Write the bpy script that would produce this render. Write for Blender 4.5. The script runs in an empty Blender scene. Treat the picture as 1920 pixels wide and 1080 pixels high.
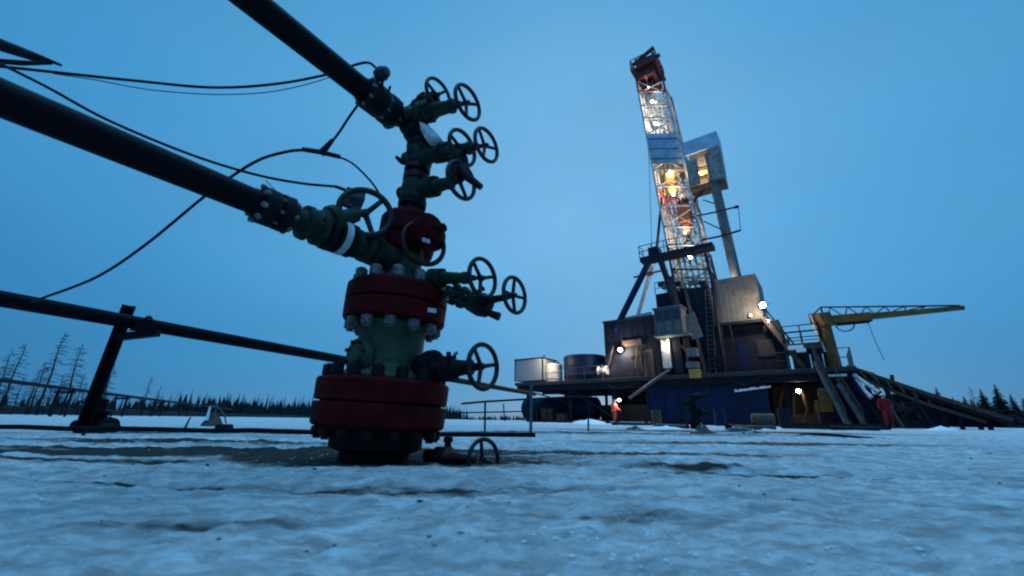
import bpy, bmesh, math, random
from mathutils import Vector as V, Matrix, noise
import numpy as np
random.seed(7)
scn = bpy.context.scene
col = scn.collection
R_ = math.radians

# ------------------------------------------------------------------ camera
F_PX = 760.0; TILT = R_(18.0); ROLL = R_(0.8); CAM = V((0, 0, 0.18))
fw = V((0, math.cos(TILT), math.sin(TILT)))
_r0 = V((1, 0, 0)); _u0 = V((0, -math.sin(TILT), math.cos(TILT)))
cr = math.cos(ROLL) * _r0 + math.sin(ROLL) * _u0
cu = -math.sin(ROLL) * _r0 + math.cos(ROLL) * _u0
cam_d = bpy.data.cameras.new("camera"); cam = bpy.data.objects.new("camera", cam_d); col.objects.link(cam)
cam.matrix_world = Matrix(((cr.x, cu.x, -fw.x, CAM.x), (cr.y, cu.y, -fw.y, CAM.y), (cr.z, cu.z, -fw.z, CAM.z), (0, 0, 0, 1)))
cam_d.sensor_width = 36; cam_d.lens = F_PX / 1920 * 36
cam_d.clip_start = 0.02; cam_d.clip_end = 4000
cam_d.dof.use_dof = True; cam_d.dof.focus_distance = 4.0; cam_d.dof.aperture_fstop = 3.2
scn.camera = cam

# ------------------------------------------------------------------ world: overcast blue dusk
SUN_EL, SUN_ROT = R_(4), R_(20)
w = bpy.data.worlds.new("World"); scn.world = w; w.use_nodes = True
nt = w.node_tree; N = nt.nodes; Lk = nt.links
for n in list(N): N.remove(n)
out = N.new('ShaderNodeOutputWorld'); bg = N.new('ShaderNodeBackground'); Lk.new(bg.outputs[0], out.inputs[0])
sky = N.new('ShaderNodeTexSky'); sky.sky_type = 'NISHITA'; sky.sun_disc = False
sky.sun_elevation = SUN_EL; sky.sun_rotation = SUN_ROT; sky.ozone_density = 4; sky.dust_density = 0.5
tc = N.new('ShaderNodeTexCoord')
def wmath(op, a, b=None, **k):
    m = N.new('ShaderNodeMath'); m.operation = op
    for i, s in enumerate((a, b)):
        if s is None: continue
        if isinstance(s, (int, float)): m.inputs[i].default_value = s
        else: Lk.new(s, m.inputs[i])
    return m.outputs[0]
# brightest part of the cloud deck lies ahead, a little right and about 28 degrees up
az, el = R_(8), R_(27)
bd = (math.sin(az) * math.cos(el), math.cos(az) * math.cos(el), math.sin(el))
dot = N.new('ShaderNodeVectorMath'); dot.operation = 'DOT_PRODUCT'
Lk.new(tc.outputs['Generated'], dot.inputs[0]); dot.inputs[1].default_value = bd
nz = N.new('ShaderNodeTexNoise'); nz.inputs['Scale'].default_value = 1.6; nz.inputs['Detail'].default_value = 5
mp = N.new('ShaderNodeMapping'); mp.inputs['Scale'].default_value = (1, 1, 2.6)
Lk.new(tc.outputs['Generated'], mp.inputs[0]); Lk.new(mp.outputs[0], nz.inputs['Vector'])
ang = wmath('ARCCOSINE', wmath('MINIMUM', dot.outputs['Value'], 0.99999))
ang = wmath('DIVIDE', ang, math.pi)
wob = wmath('MULTIPLY', wmath('SUBTRACT', nz.outputs['Fac'], 0.5), 0.19)
rf = wmath('ADD', ang, wob)
ramp = N.new('ShaderNodeValToRGB'); Lk.new(rf, ramp.inputs[0])
def s2l(c): return tuple(((v / 255) / 12.92 if v / 255 <= .04045 else ((v / 255 + .055) / 1.055) ** 2.4) for v in c)
stops = [(0.0, (115, 180, 225)), (0.10, (106, 173, 220)), (0.20, (82, 158, 210)), (0.29, (66, 145, 199)), (0.40, (56, 129, 181)), (0.6, (44, 104, 154)), (1.0, (30, 76, 118))]
el_ = ramp.color_ramp.elements
while len(el_) < len(stops): el_.new(0.5)
for e, (p, c) in zip(el_, stops): e.position = p; e.color = (*s2l(c), 1)
# darker band low over the land
sep = N.new('ShaderNodeSeparateXYZ'); Lk.new(tc.outputs['Generated'], sep.inputs[0])
mr = N.new('ShaderNodeMapRange'); mr.interpolation_type = 'SMOOTHSTEP'
Lk.new(sep.outputs['Z'], mr.inputs['Value']); mr.inputs['From Min'].default_value = -0.02; mr.inputs['From Max'].default_value = 0.42
mr.inputs['To Min'].default_value = 0.70; mr.inputs['To Max'].default_value = 1.0
mul = N.new('ShaderNodeMix'); mul.data_type = 'RGBA'; mul.blend_type = 'MULTIPLY'; mul.inputs['Factor'].default_value = 1
cmb = N.new('ShaderNodeCombineColor')
Lk.new(wmath('MULTIPLY', mr.outputs[0], wmath('POWER', mr.outputs[0], 0.9)), cmb.inputs[0]); Lk.new(mr.outputs[0], cmb.inputs[1]); Lk.new(wmath('POWER', mr.outputs[0], 0.7), cmb.inputs[2])
Lk.new(ramp.outputs[0], mul.inputs['A']); Lk.new(cmb.outputs[0], mul.inputs['B'])
sk = N.new('ShaderNodeMix'); sk.data_type = 'RGBA'; sk.blend_type = 'ADD'; sk.inputs['Factor'].default_value = 0.02
Lk.new(mul.outputs['Result'], sk.inputs['A']); Lk.new(sky.outputs[0], sk.inputs['B'])
n2 = N.new('ShaderNodeTexNoise'); n2.inputs['Scale'].default_value = 3.2; n2.inputs['Detail'].default_value = 6; n2.inputs['Roughness'].default_value = .55; Lk.new(mp.outputs[0], n2.inputs['Vector'])
mot = wmath('ADD', 0.84, wmath('MULTIPLY', n2.outputs['Fac'], 0.32))
mt = N.new('ShaderNodeMix'); mt.data_type = 'RGBA'; mt.blend_type = 'MULTIPLY'; mt.inputs['Factor'].default_value = 1; Lk.new(sk.outputs['Result'], mt.inputs['A']); Lk.new(mot, mt.inputs['B'])
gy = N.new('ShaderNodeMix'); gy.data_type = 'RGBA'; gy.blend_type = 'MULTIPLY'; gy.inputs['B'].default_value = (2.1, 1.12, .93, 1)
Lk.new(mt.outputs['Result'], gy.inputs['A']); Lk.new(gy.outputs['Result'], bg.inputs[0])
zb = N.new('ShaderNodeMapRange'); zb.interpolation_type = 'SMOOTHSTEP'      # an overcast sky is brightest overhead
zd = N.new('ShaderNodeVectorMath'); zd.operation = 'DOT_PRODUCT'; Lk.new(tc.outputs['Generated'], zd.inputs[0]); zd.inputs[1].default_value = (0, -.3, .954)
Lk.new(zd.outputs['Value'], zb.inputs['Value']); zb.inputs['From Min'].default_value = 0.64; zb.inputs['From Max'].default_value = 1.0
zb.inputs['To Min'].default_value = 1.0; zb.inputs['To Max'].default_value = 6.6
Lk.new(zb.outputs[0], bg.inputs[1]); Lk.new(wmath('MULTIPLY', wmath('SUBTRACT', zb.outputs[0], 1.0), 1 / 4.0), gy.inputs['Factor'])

sd = bpy.data.lights.new("sun", 'SUN'); so = bpy.data.objects.new("sun", sd); col.objects.link(so)
sd.energy = 0.05; sd.angle = R_(20); sd.color = (1, 0.93, 0.85)
so.rotation_euler = (R_(90) - SUN_EL, 0, math.pi - SUN_ROT)
scn.view_settings.view_transform = 'Standard'; scn.view_settings.look = 'None'
scn.view_settings.exposure = 0.0; scn.view_settings.gamma = 1
try:
    scn.render.engine = 'CYCLES'
    scn.cycles.pixel_filter_type = 'BLACKMAN_HARRIS'; scn.cycles.filter_width = 2.1
except Exception: pass

# ------------------------------------------------------------------ geometry helpers
def ray(x, y): return fw + cr * ((x - 960) / F_PX) - cu * ((y - 540) / F_PX)
def D(x, y, d):                       # point seen at photo pixel (x, y), d metres ahead
    r = ray(x, y); return CAM + r * (d / r.y)
def H(x, y, h):                       # same at height h
    r = ray(x, y); return CAM + r * ((h - CAM.z) / r.z)
def mpp(p): return (p - CAM).dot(fw) / F_PX       # metres per photo pixel at p
# rig frame: u along its front edge, v away from it, z up
RA = H(965, 718, 3.4); _RB = H(1600, 686, 3.4)
RU = (_RB - RA); RU.z = 0; RU.normalize(); RV = V((-RU.y, RU.x, 0))
R0 = V((RA.x, RA.y, 0))
def L(u, v, z): return R0 + RU * u + RV * v + V((0, 0, z))
def Fp(x, y, v=0.0):                  # pixel -> rig (u, v, z) on the plane v
    r = ray(x, y); s = ((R0 - CAM).dot(RV) + v) / r.dot(RV); p = CAM + r * s
    return ((p - R0).dot(RU), v, p.z)
def FW(x, y, v=0.0): return L(*Fp(x, y, v))

WM = {}                                # world matrix of every thing
def frame(n, up=None):
    n = n.normalized(); up = up or (V((0, 0, 1)) if abs(n.z) < .9 else V((1, 0, 0)))
    a = up.cross(n).normalized(); b = n.cross(a); return a, b, n
class MB:
    def __init__(s): s.v = []; s.f = []; s.sm = []
    def add(s, vs, fs, smooth=False):
        o = len(s.v); s.v += [V(q) for q in vs]; s.f += [[i + o for i in f] for f in fs]; s.sm += [smooth] * len(fs); return s
    def hexa(s, p):                    # 8 points, bottom ring then top ring
        return s.add(p, [(3, 2, 1, 0), (4, 5, 6, 7), (0, 1, 5, 4), (1, 2, 6, 5), (2, 3, 7, 6), (3, 0, 4, 7)])
    def rbox(s, u0, u1, v0, v1, z0, z1):
        return s.hexa([L(u0, v0, z0), L(u1, v0, z0), L(u1, v1, z0), L(u0, v1, z0), L(u0, v0, z1), L(u1, v0, z1), L(u1, v1, z1), L(u0, v1, z1)])
    def box(s, c, sx, sy, sz, ax=None):
        a, b, n = ax or (V((1, 0, 0)), V((0, 1, 0)), V((0, 0, 1))); c = V(c)
        p = [c + a * (i * sx / 2) + b * (j * sy / 2) + n * (k * sz / 2) for k in (-1, 1) for i, j in ((-1, -1), (1, -1), (1, 1), (-1, 1))]
        return s.hexa(p)
    def beam(s, p, q, wd, ht, up=None):
        p = V(p); q = V(q); a, b, n = frame(q - p, up); return s.box((p + q) / 2, wd, ht, (q - p).length, (a, b, n))
    def tube(s, pts, r, n=8, caps=True):
        pts = [V(p) for p in pts]; m = len(pts); rs = r if isinstance(r, (list, tuple)) else [r] * m
        t0 = (pts[1] - pts[0]).normalized(); a, b, _ = frame(t0); vs = []
        for i, p in enumerate(pts):
            t = (pts[min(i + 1, m - 1)] - pts[max(i - 1, 0)]).normalized()
            a = (a - t * a.dot(t)).normalized(); b = t.cross(a)
            vs += [p + (a * math.cos(2 * math.pi * k / n) + b * math.sin(2 * math.pi * k / n)) * rs[i] for k in range(n)]
        fs = [(i * n + k, i * n + (k + 1) % n, (i + 1) * n + (k + 1) % n, (i + 1) * n + k) for i in range(m - 1) for k in range(n)]
        s.add(vs, fs, n > 6)
        if caps: s.add(vs[:n], [tuple(range(n - 1, -1, -1))]); s.add(vs[-n:], [tuple(range(n))])
        return s
    def lathe(s, p, ax, prof, n=28):   # prof: (distance along axis, radius)
        p = V(p); a, b, t = frame(V(ax)); prev = None
        for i in range(len(prof) - 1):
            (t0, r0), (t1, r1) = prof[i], prof[i + 1]
            vs = []
            for (tt, rr) in ((t0, r0), (t1, r1)):
                vs += [p + t * tt + (a * math.cos(2 * math.pi * k / n) + b * math.sin(2 * math.pi * k / n)) * max(rr, 1e-4) for k in range(n)]
            s.add(vs, [(k, (k + 1) % n, n + (k + 1) % n, n + k) for k in range(n)], True)
        for (tt, rr), rev in ((prof[0], 1), (prof[-1], 0)):
            vs = [p + t * tt + (a * math.cos(2 * math.pi * k / n) + b * math.sin(2 * math.pi * k / n)) * max(rr, 1e-4) for k in range(n)]
            s.add(vs, [tuple(range(n - 1, -1, -1)) if rev else tuple(range(n))])
        return s
    def torus(s, c, nrm, R, r, n=36, m=8):
        a, b, t = frame(V(nrm)); c = V(c); vs = []
        for i in range(n):
            th = 2 * math.pi * i / n; d = a * math.cos(th) + b * math.sin(th)
            vs += [c + d * (R + r * math.cos(2 * math.pi * k / m)) + t * (r * math.sin(2 * math.pi * k / m)) for k in range(m)]
        return s.add(vs, [(i * m + k, ((i + 1) % n) * m + k, ((i + 1) % n) * m + (k + 1) % m, i * m + (k + 1) % m) for i in range(n) for k in range(m)], True)
    def rail(s, pts, h, r=.03, mids=1, step=1.5, posts=True):   # handrail over a polyline of base points
        for p, q in zip(pts, pts[1:]):
            p = V(p); q = V(q); up = V((0, 0, h)); n = max(1, round((q - p).length / step))
            for k in range(1, mids + 2): s.tube([p + up * (k / (mids + 1)), q + up * (k / (mids + 1))], r, 6)
            if posts:
                for i in range(n + 1): c = p.lerp(q, i / n); s.tube([c, c + up], r, 6)
        return s
    def build(s, name, m, parent=None, bevel=0):
        me = bpy.data.meshes.new(name); M = WM[parent.name] if parent else Matrix(); Mi = M.inverted()
        me.from_pydata([Mi @ q for q in s.v], [], s.f); me.update()
        me.polygons.foreach_set('use_smooth', s.sm)
        me.materials.append(m)
        o = bpy.data.objects.new(name, me); col.objects.link(o)
        if parent: o.parent = parent
        WM[o.name] = M
        if bevel:
            b = o.modifiers.new('bevel', 'BEVEL'); b.width = bevel; b.segments = 2; b.limit_method = 'ANGLE'
        return o
def tag(o, label=None, cat=None, group=None, kind=None):
    for k, x in (('label', label), ('category', cat), ('group', group), ('kind', kind)):
        if x: o[k] = x
    return o
def empty(name, loc, label=None, cat=None, group=None, rz=0.0):
    o = bpy.data.objects.new(name, None); o.empty_display_size = .1; col.objects.link(o)
    o.location = loc; o.rotation_euler = (0, 0, rz)
    WM[o.name] = Matrix.Translation(V(loc)) @ Matrix.Rotation(rz, 4, 'Z')
    return tag(o, label, cat, group)

# ------------------------------------------------------------------ materials
def mat(name, c, rough=.6, metal=0.0, var=.35, scale=6.0, rust=0.0, rust_c=(.09, .035, .015), bump=.15, stretch=(1, 1, 1), frost=0.0, spec=.5):
    m = bpy.data.materials.new(name); m.use_nodes = True; t = m.node_tree; n = t.nodes; k = t.links
    b = n['Principled BSDF']; b.inputs['Metallic'].default_value = metal; b.inputs['Specular IOR Level'].default_value = spec
    co = n.new('ShaderNodeTexCoord'); mp = n.new('ShaderNodeMapping'); mp.inputs['Scale'].default_value = stretch
    k.new(co.outputs['Object'], mp.inputs[0])
    n1 = n.new('ShaderNodeTexNoise'); n1.inputs['Scale'].default_value = scale; n1.inputs['Detail'].default_value = 8; n1.inputs['Roughness'].default_value = .65
    k.new(mp.outputs[0], n1.inputs['Vector'])
    r1 = n.new('ShaderNodeValToRGB'); e = r1.color_ramp.elements
    e[0].position = .3; e[1].position = .7
    e[0].color = (*[x * (1 - var) for x in c], 1); e[1].color = (*[min(1, x * (1 + var)) for x in c], 1)
    k.new(n1.outputs['Fac'], r1.inputs[0]); colr = r1.outputs[0]
    if rust:
        n2 = n.new('ShaderNodeTexNoise'); n2.inputs['Scale'].default_value = scale * 2.7; n2.inputs['Detail'].default_value = 10; n2.inputs['Roughness'].default_value = .7
        k.new(mp.outputs[0], n2.inputs['Vector'])
        r2 = n.new('ShaderNodeMapRange'); r2.inputs['From Min'].default_value = .62 - rust * .25; r2.inputs['From Max'].default_value = .72 - rust * .2
        k.new(n2.outputs['Fac'], r2.inputs['Value'])
        mx = n.new('ShaderNodeMix'); mx.data_type = 'RGBA'; k.new(r2.outputs[0], mx.inputs['Factor']); k.new(colr, mx.inputs['A']); mx.inputs['B'].default_value = (*rust_c, 1)
        colr = mx.outputs['Result']
    if frost:
        g = n.new('ShaderNodeNewGeometry'); sx = n.new('ShaderNodeSeparateXYZ'); k.new(g.outputs['Normal'], sx.inputs[0])
        n3 = n.new('ShaderNodeTexNoise'); n3.inputs['Scale'].default_value = scale * 1.5; n3.inputs['Detail'].default_value = 6; k.new(co.outputs['Object'], n3.inputs['Vector'])
        ad = n.new('ShaderNodeMath'); ad.operation = 'ADD'; k.new(sx.outputs['Z'], ad.inputs[0]); k.new(n3.outputs['Fac'], ad.inputs[1])
        r3 = n.new('ShaderNodeMapRange'); r3.inputs['From Min'].default_value = 1.35; r3.inputs['From Max'].default_value = 1.5; r3.inputs['To Max'].default_value = frost
        k.new(ad.outputs[0], r3.inputs['Value'])
        mx = n.new('ShaderNodeMix'); mx.data_type = 'RGBA'; k.new(r3.outputs[0], mx.inputs['Factor']); k.new(colr, mx.inputs['A']); mx.inputs['B'].default_value = (.78, .8, .83, 1)
        colr = mx.outputs['Result']
    k.new(colr, b.inputs['Base Color'])
    rr = n.new('ShaderNodeMapRange'); rr.inputs['To Min'].default_value = max(.05, rough - .15); rr.inputs['To Max'].default_value = min(1, rough + .15)
    k.new(n1.outputs['Fac'], rr.inputs['Value']); k.new(rr.outputs[0], b.inputs['Roughness'])
    if bump:
        bp = n.new('ShaderNodeBump'); bp.inputs['Strength'].default_value = bump; bp.inputs['Distance'].default_value = .02
        k.new(n1.outputs['Fac'], bp.inputs['Height']); k.new(bp.outputs[0], b.inputs['Normal'])
    return m
def emat(name, c, s):
    m = bpy.data.materials.new(name); m.use_nodes = True; b = m.node_tree.nodes['Principled BSDF']
    b.inputs['Base Color'].default_value = (*c, 1); b.inputs['Emission Color'].default_value = (*c, 1); b.inputs['Emission Strength'].default_value = s
    return m
M_green = mat('green_paint', (.015, .034, .024), .6, 0, .55, 14, .45, (.012, .009, .007), spec=.12, bump=.35)
M_spool = mat('spool_green', (.048, .078, .048), .6, 0, .35, 11, .35, (.03, .03, .018), spec=.15, bump=.3)
M_red = mat('red_paint', (.070, .0020, .0045), .7, 0, .6, 13, .45, (.022, .006, .005), spec=.08)
M_dark = mat('dark_steel', (.006, .006, .008), .65, 0, .5, 15, .35, (.014, .008, .006), spec=.15, bump=.3)
M_pipe = mat('pipe_steel', (.005, .005, .008), .5, 0, .4, 9, .3, (.009, .005, .004), spec=.06)
M_wheel = mat('wheel_paint', (.008, .007, .010), .5, 0, .4, 20, .25, (.016, .009, .007), spec=.3)
M_wheelred = mat('wheel_red', (.030, .005, .007), .5, 0, .4, 20, .25, (.016, .009, .007), spec=.25)
M_nut = mat('nut_steel', (.17, .17, .18), .6, .1, .6, 30, .7, (.05, .032, .022))
M_cable = mat('cable_rubber', (.008, .008, .010), .7, 0, .3, 20, spec=.2)
M_wire = mat('thin_wire', (.05, .05, .06), .6, 0, .2, 20)
M_plastic = mat('white_wrap', (.42, .44, .46), .5, 0, .4, 22)
M_box = mat('junction_box', (.02, .028, .045), .5, 0, .3, 20, spec=.3)
M_navy = mat('navy_paint', (.0026, .0105, .042), .6, 0, .45, 1.4, .2, (.010, .007, .008), spec=.18)
M_deep = mat('dark_blue_steel', (.0045, .0068, .016), .65, 0, .45, 1.5, .12, (.010, .008, .008), spec=.2)
M_grey = mat('grey_panel', (.085, .085, .085), .6, 0, .3, 1.2, .25, (.05, .036, .026), spec=.3)
M_cabin = mat('cabin_grey', (.10, .108, .112), .6, 0, .35, 2.2, .2, (.05, .036, .026), spec=.3)
M_deck = mat('deck_edge', (.028, .028, .030), .7, 0, .4, 2, .35, (.03, .018, .012), spec=.25)
M_white = mat('white_paint', (.40, .39, .38), .55, 0, .4, 3, .35, (.10, .055, .04), spec=.3)
M_rigred = mat('signal_red', (.22, .030, .022), .55, 0, .4, 3, .2)
M_crown = mat('crown_red', (.075, .006, .008), .55, 0, .45, 3, .2, spec=.25)
M_panel = mat('weathered_panel', (.20, .19, .18), .7, 0, .4, 1.4, .4, (.07, .045, .03), spec=.25)
M_screen = mat('wind_screen', (.27, .36, .45), .7, 0, .25, 1.3, 0, bump=.4)
M_blockred = mat('block_red', (.13, .035, .022), .6, 0, .5, 4, .4)
M_cab2 = mat('cabinet_grey', (.24, .27, .28), .6, 0, .08, 1.0, spec=.2)
M_tarp = mat('blue_tarp', (.17, .275, .40), .7, 0, .35, 1.3, 0, bump=.6)
M_ochre = mat('ochre_paint', (.125, .066, .016), .6, 0, .4, 2, .3, spec=.25)
M_rusty = mat('rusty_panel', (.055, .042, .034), .7, 0, .45, 1.6, .5, spec=.25)
M_pale = mat('pale_pipe', (.45, .48, .5), .5, .2, .3, 3, .2)
M_galv = mat('galvanised', (.075, .08, .085), .5, .2, .35, 3, spec=.3)
M_yellow = mat('yellow_paint', (.34, .20, .04), .5, 0, .35, 3, .2)
M_wood = mat('weathered_wood', (.022, .014, .010), .8, 0, .4, 5, spec=.2, stretch=(6, 6, 1))
M_bark = mat('bark', (.012, .012, .013), .9, 0, .4, 4, spec=.2)
M_twig = mat('twig', (.012, .011, .012), .9, 0, .3, 10, spec=.2)
M_needle = mat('dark_needles', (.008, .013, .014), .8, 0, .5, 2, spec=.2)
M_soil = mat('frozen_soil', (.05, .042, .038), .9, 0, .5, 8, 0, bump=.6, frost=.35)
M_cover = mat('orange_coverall', (.62, .075, .03), .75, 0, .25, 5)
M_cover2 = mat('red_coverall', (.17, .012, .015), .75, 0, .3, 5, spec=.2)
M_skin = mat('skin', (.42, .26, .2), .6, 0, .1, 5, bump=0)
M_boot = mat('boot', (.02, .02, .02), .6, 0, .2, 5)
M_helmet = mat('helmet', (.55, .5, .42), .4, 0, .1, 5, bump=0)
M_snowpatch = mat('settled_snow', (.76, .78, .80), .7, 0, .08, 6, 0, bump=.5)
M_crumb = mat('snow_crust', (.66, .66, .67), .8, 0, .2, 30, 0, bump=.3)
M_lens = emat('lamp_lens', (1, .86, .66), 150)
M_lens_hot = emat('lamp_lens_hot', (1, .88, .70), 520)
M_lens_dim = emat('lamp_lens_warm', (1, .80, .50), 10)
M_lens_cool = emat('lamp_lens_white', (.95, .97, 1), 60)

# ------------------------------------------------------------------ ground
def ghash(x, y):
    return 0
DIRT = [(-1.0, 2.45, 1.9, .08, 1.1), (.2, 1.86, .6, .05, .3), (-1.9, 1.85, .8, .07, .6), (.9, 2.5, .8, .08, .45), (2.4, 4.0, 1.6, .25, .5), (-3.5, 5, 2.5, .4, .45), (1.5, 6.5, 3, .5, .4), (5, 9, 4, 1.0, .5), (-.3, 1.25, .5, .05, .4), (.6, 1.1, .35, .04, .4), (-1.1, 1.3, .4, .05, .45),  # x, y, half-length x, half-width y, strength
    (-1.45, 2.22, 1.15, .12, 1.7), (-.55, 2.0, .48, .22, 1.8), (-.2, 1.95, .5, .14, .6), (-2.2, 3.0, 1.2, .2, .55), (.9, 3.4, .5, .09, .35),
    (1.05, 1.62, .42, .028, .75), (.72, 1.78, .25, .03, .55), (1.5, 1.6, .35, .02, .4), (.2, .9, .35, .06, .25), (1.1, .75, .3, .05, .22), (-.6, .85, .25, .05, .28), (1.6, 1.1, .5, .04, .3)]
def gz(x, y):
    d = math.hypot(x, y)
    z = .020 * noise.noise(V((x * .8, y * 1.0, 3.1))) + .010 * noise.noise(V((x * 2.6, y * 3.4, 7.7)))
    k = min(1, 3.5 / max(d, .1))
    z += k * (.012 * noise.noise(V((x * 6.5, y * 9, 1.3))) + .008 * noise.noise(V((x * 19, y * 24, 5.9))))
    if d < 14: z += k * (.0065 * abs(noise.noise(V((x * 10, y * 14, 4.4)))) - .003 + .0042 * noise.noise(V((x * 33, y * 40, 8.1))) + .0026 * noise.noise(V((x * 72, y * 80, 6.6))))
    if d > 25: z += .10 * min(1, (d - 25) / 60) * noise.noise(V((x * .05, y * .05, 9.2)))
    # rut with a raised lip right of the wellhead
    if .3 < x < 2.6:
        c = 1.70 - .08 * (x - 1); z += .018 * math.exp(-((y - c - .09) / .07) ** 2) - .014 * math.exp(-((y - c) / .05) ** 2)
    for c0, sl, dp in ((2.75, .06, .022), (3.35, .06, .022), (1.22, -.10, .012), (5.4, .05, .03), (6.3, .05, .03)):     # wheel ruts
        e = y - c0 - sl * x
        if abs(e) < .5: z -= dp * math.exp(-(e / .08) ** 2) * (.75 + .5 * noise.noise(V((x * 9, e * 9, 2)))); z += dp * .6 * math.exp(-((abs(e) - .15) / .06) ** 2)
    # snow bank in front of the wellhead foot
    z += .018 * math.exp(-((x + .45) / .5) ** 2 - ((y - 1.55) / .16) ** 2)
    return z
def gdirt(x, y):
    s = 0
    for (cx, cy, a, b, st) in DIRT:
        q = ((x - cx) / a) ** 2 + ((y - cy) / b) ** 2
        if q < 6: s = max(s, st * math.exp(-q * .8))
    return s
def make_ground():
    front = [R_(-80 + 160 * i / 520) for i in range(521)]
    back = [R_(80 + 200 * i / 60) for i in range(1, 60)]
    angs = front + back; na = len(angs); nr = 560
    rad = [.12 * (1500 / .12) ** (i / (nr - 1)) for i in range(nr)]
    vs = [(0, 0, gz(0, 0))]; dv = [0]
    for r in rad:
        for a in angs:
            x = r * math.sin(a); y = r * math.cos(a); vs.append((x, y, gz(x, y))); dv.append(gdirt(x, y) if r < 12 else 0)
    fs = [(0, 1 + (k + 1) % na, 1 + k) for k in range(na)]
    for i in range(nr - 1):
        b0 = 1 + i * na; b1 = b0 + na
        fs += [(b0 + k, b0 + (k + 1) % na, b1 + (k + 1) % na, b1 + k) for k in range(na)]
    me = bpy.data.meshes.new('snow_ground'); me.from_pydata(vs, [], fs); me.update()
    me.polygons.foreach_set('use_smooth', [True] * len(fs))
    at = me.attributes.new('soil', 'FLOAT', 'POINT'); at.data.foreach_set('value', dv)
    m = bpy.data.materials.new('snow'); m.use_nodes = True; t = m.node_tree; n = t.nodes; k = t.links; b = n['Principled BSDF']
    co = n.new('ShaderNodeTexCoord')
    def tex(sc, det=8, st=(1, 1, 1), ro=.6):
        mp = n.new('ShaderNodeMapping'); mp.inputs['Scale'].default_value = st; k.new(co.outputs['Object'], mp.inputs[0])
        x = n.new('ShaderNodeTexNoise'); x.inputs['Scale'].default_value = sc; x.inputs['Detail'].default_value = det; x.inputs['Roughness'].default_value = ro
        k.new(mp.outputs[0], x.inputs['Vector']); return x.outputs['Fac']
    def mrange(s, a, c, lo=0, hi=1):
        x = n.new('ShaderNodeMapRange'); k.new(s, x.inputs['Value']); x.inputs['From Min'].default_value = a; x.inputs['From Max'].default_value = c
        x.inputs['To Min'].default_value = lo; x.inputs['To Max'].default_value = hi; return x.outputs[0]
    def mixc(f, a, bcol):
        x = n.new('ShaderNodeMix'); x.data_type = 'RGBA'; k.new(f, x.inputs['Factor'])
        if isinstance(a, tuple): x.inputs['A'].default_value = (*a, 1)
        else: k.new(a, x.inputs['A'])
        x.inputs['B'].default_value = (*bcol, 1); return x.outputs['Result']
    def mm(op, a, c):
        x = n.new('ShaderNodeMath'); x.operation = op; x.use_clamp = False
        for i, s in enumerate((a, c)):
            if isinstance(s, (int, float)): x.inputs[i].default_value = s
            else: k.new(s, x.inputs[i])
        return x.outputs[0]
    mot = tex(13, 7, (.8, 1.7, 1), .68); mid = tex(26, 6, (1, 1.5, 1), .7); big = tex(1.7, 9, (1, 1.6, 1)); fine = tex(9, 8, (1, 1.7, 1), .7); grit = tex(60, 4); wide = tex(.22, 5)
    c = mixc(mrange(big, .40, .60), (.95, .925, .91), (.74, .71, .70))
    c = mixc(mrange(fine, .46, .62, 0, .8), c, (.33, .30, .29))
    c = mixc(mrange(wide, .55, .75, 0, .3), c, (.5, .49, .49))
    c = mixc(mrange(mot, .46, .60, 0, .62), c, (.46, .43, .42))
    c = mixc(mrange(mid, .50, .70, 0, .55), c, (.42, .39, .38))
    a = n.new('ShaderNodeAttribute'); a.attribute_name = 'soil'
    so_ = mm('MULTIPLY', a.outputs['Fac'], mrange(tex(6, 9, (1, 2.2, 1), .75), .30, .62, .1, 1.25))
    c = mixc(mrange(so_, .07, .32), c, (.045, .036, .032))
    c = mixc(mrange(grit, .66, .74, 0, .35), c, (.2, .18, .17))
    k.new(c, b.inputs['Base Color']); b.inputs['Roughness'].default_value = .75
    b.inputs['Subsurface Weight'].default_value = 0; b.inputs['Specular IOR Level'].default_value = .12
    hs = mm('ADD', mm('MULTIPLY', fine, 1.0), mm('ADD', mm('MULTIPLY', big, 1.6), mm('ADD', mm('MULTIPLY', grit, .3), mm('ADD', mm('MULTIPLY', mid, .55), mm('MULTIPLY', mot, .8)))))
    bp = n.new('ShaderNodeBump'); bp.inputs['Strength'].default_value = .9; bp.inputs['Distance'].default_value = .05
    k.new(hs, bp.inputs['Height']); k.new(bp.outputs[0], b.inputs['Normal'])
    me.materials.append(m)
    o = bpy.data.objects.new('snow_ground', me); col.objects.link(o); tag(o, kind='structure')
make_ground()

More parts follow.
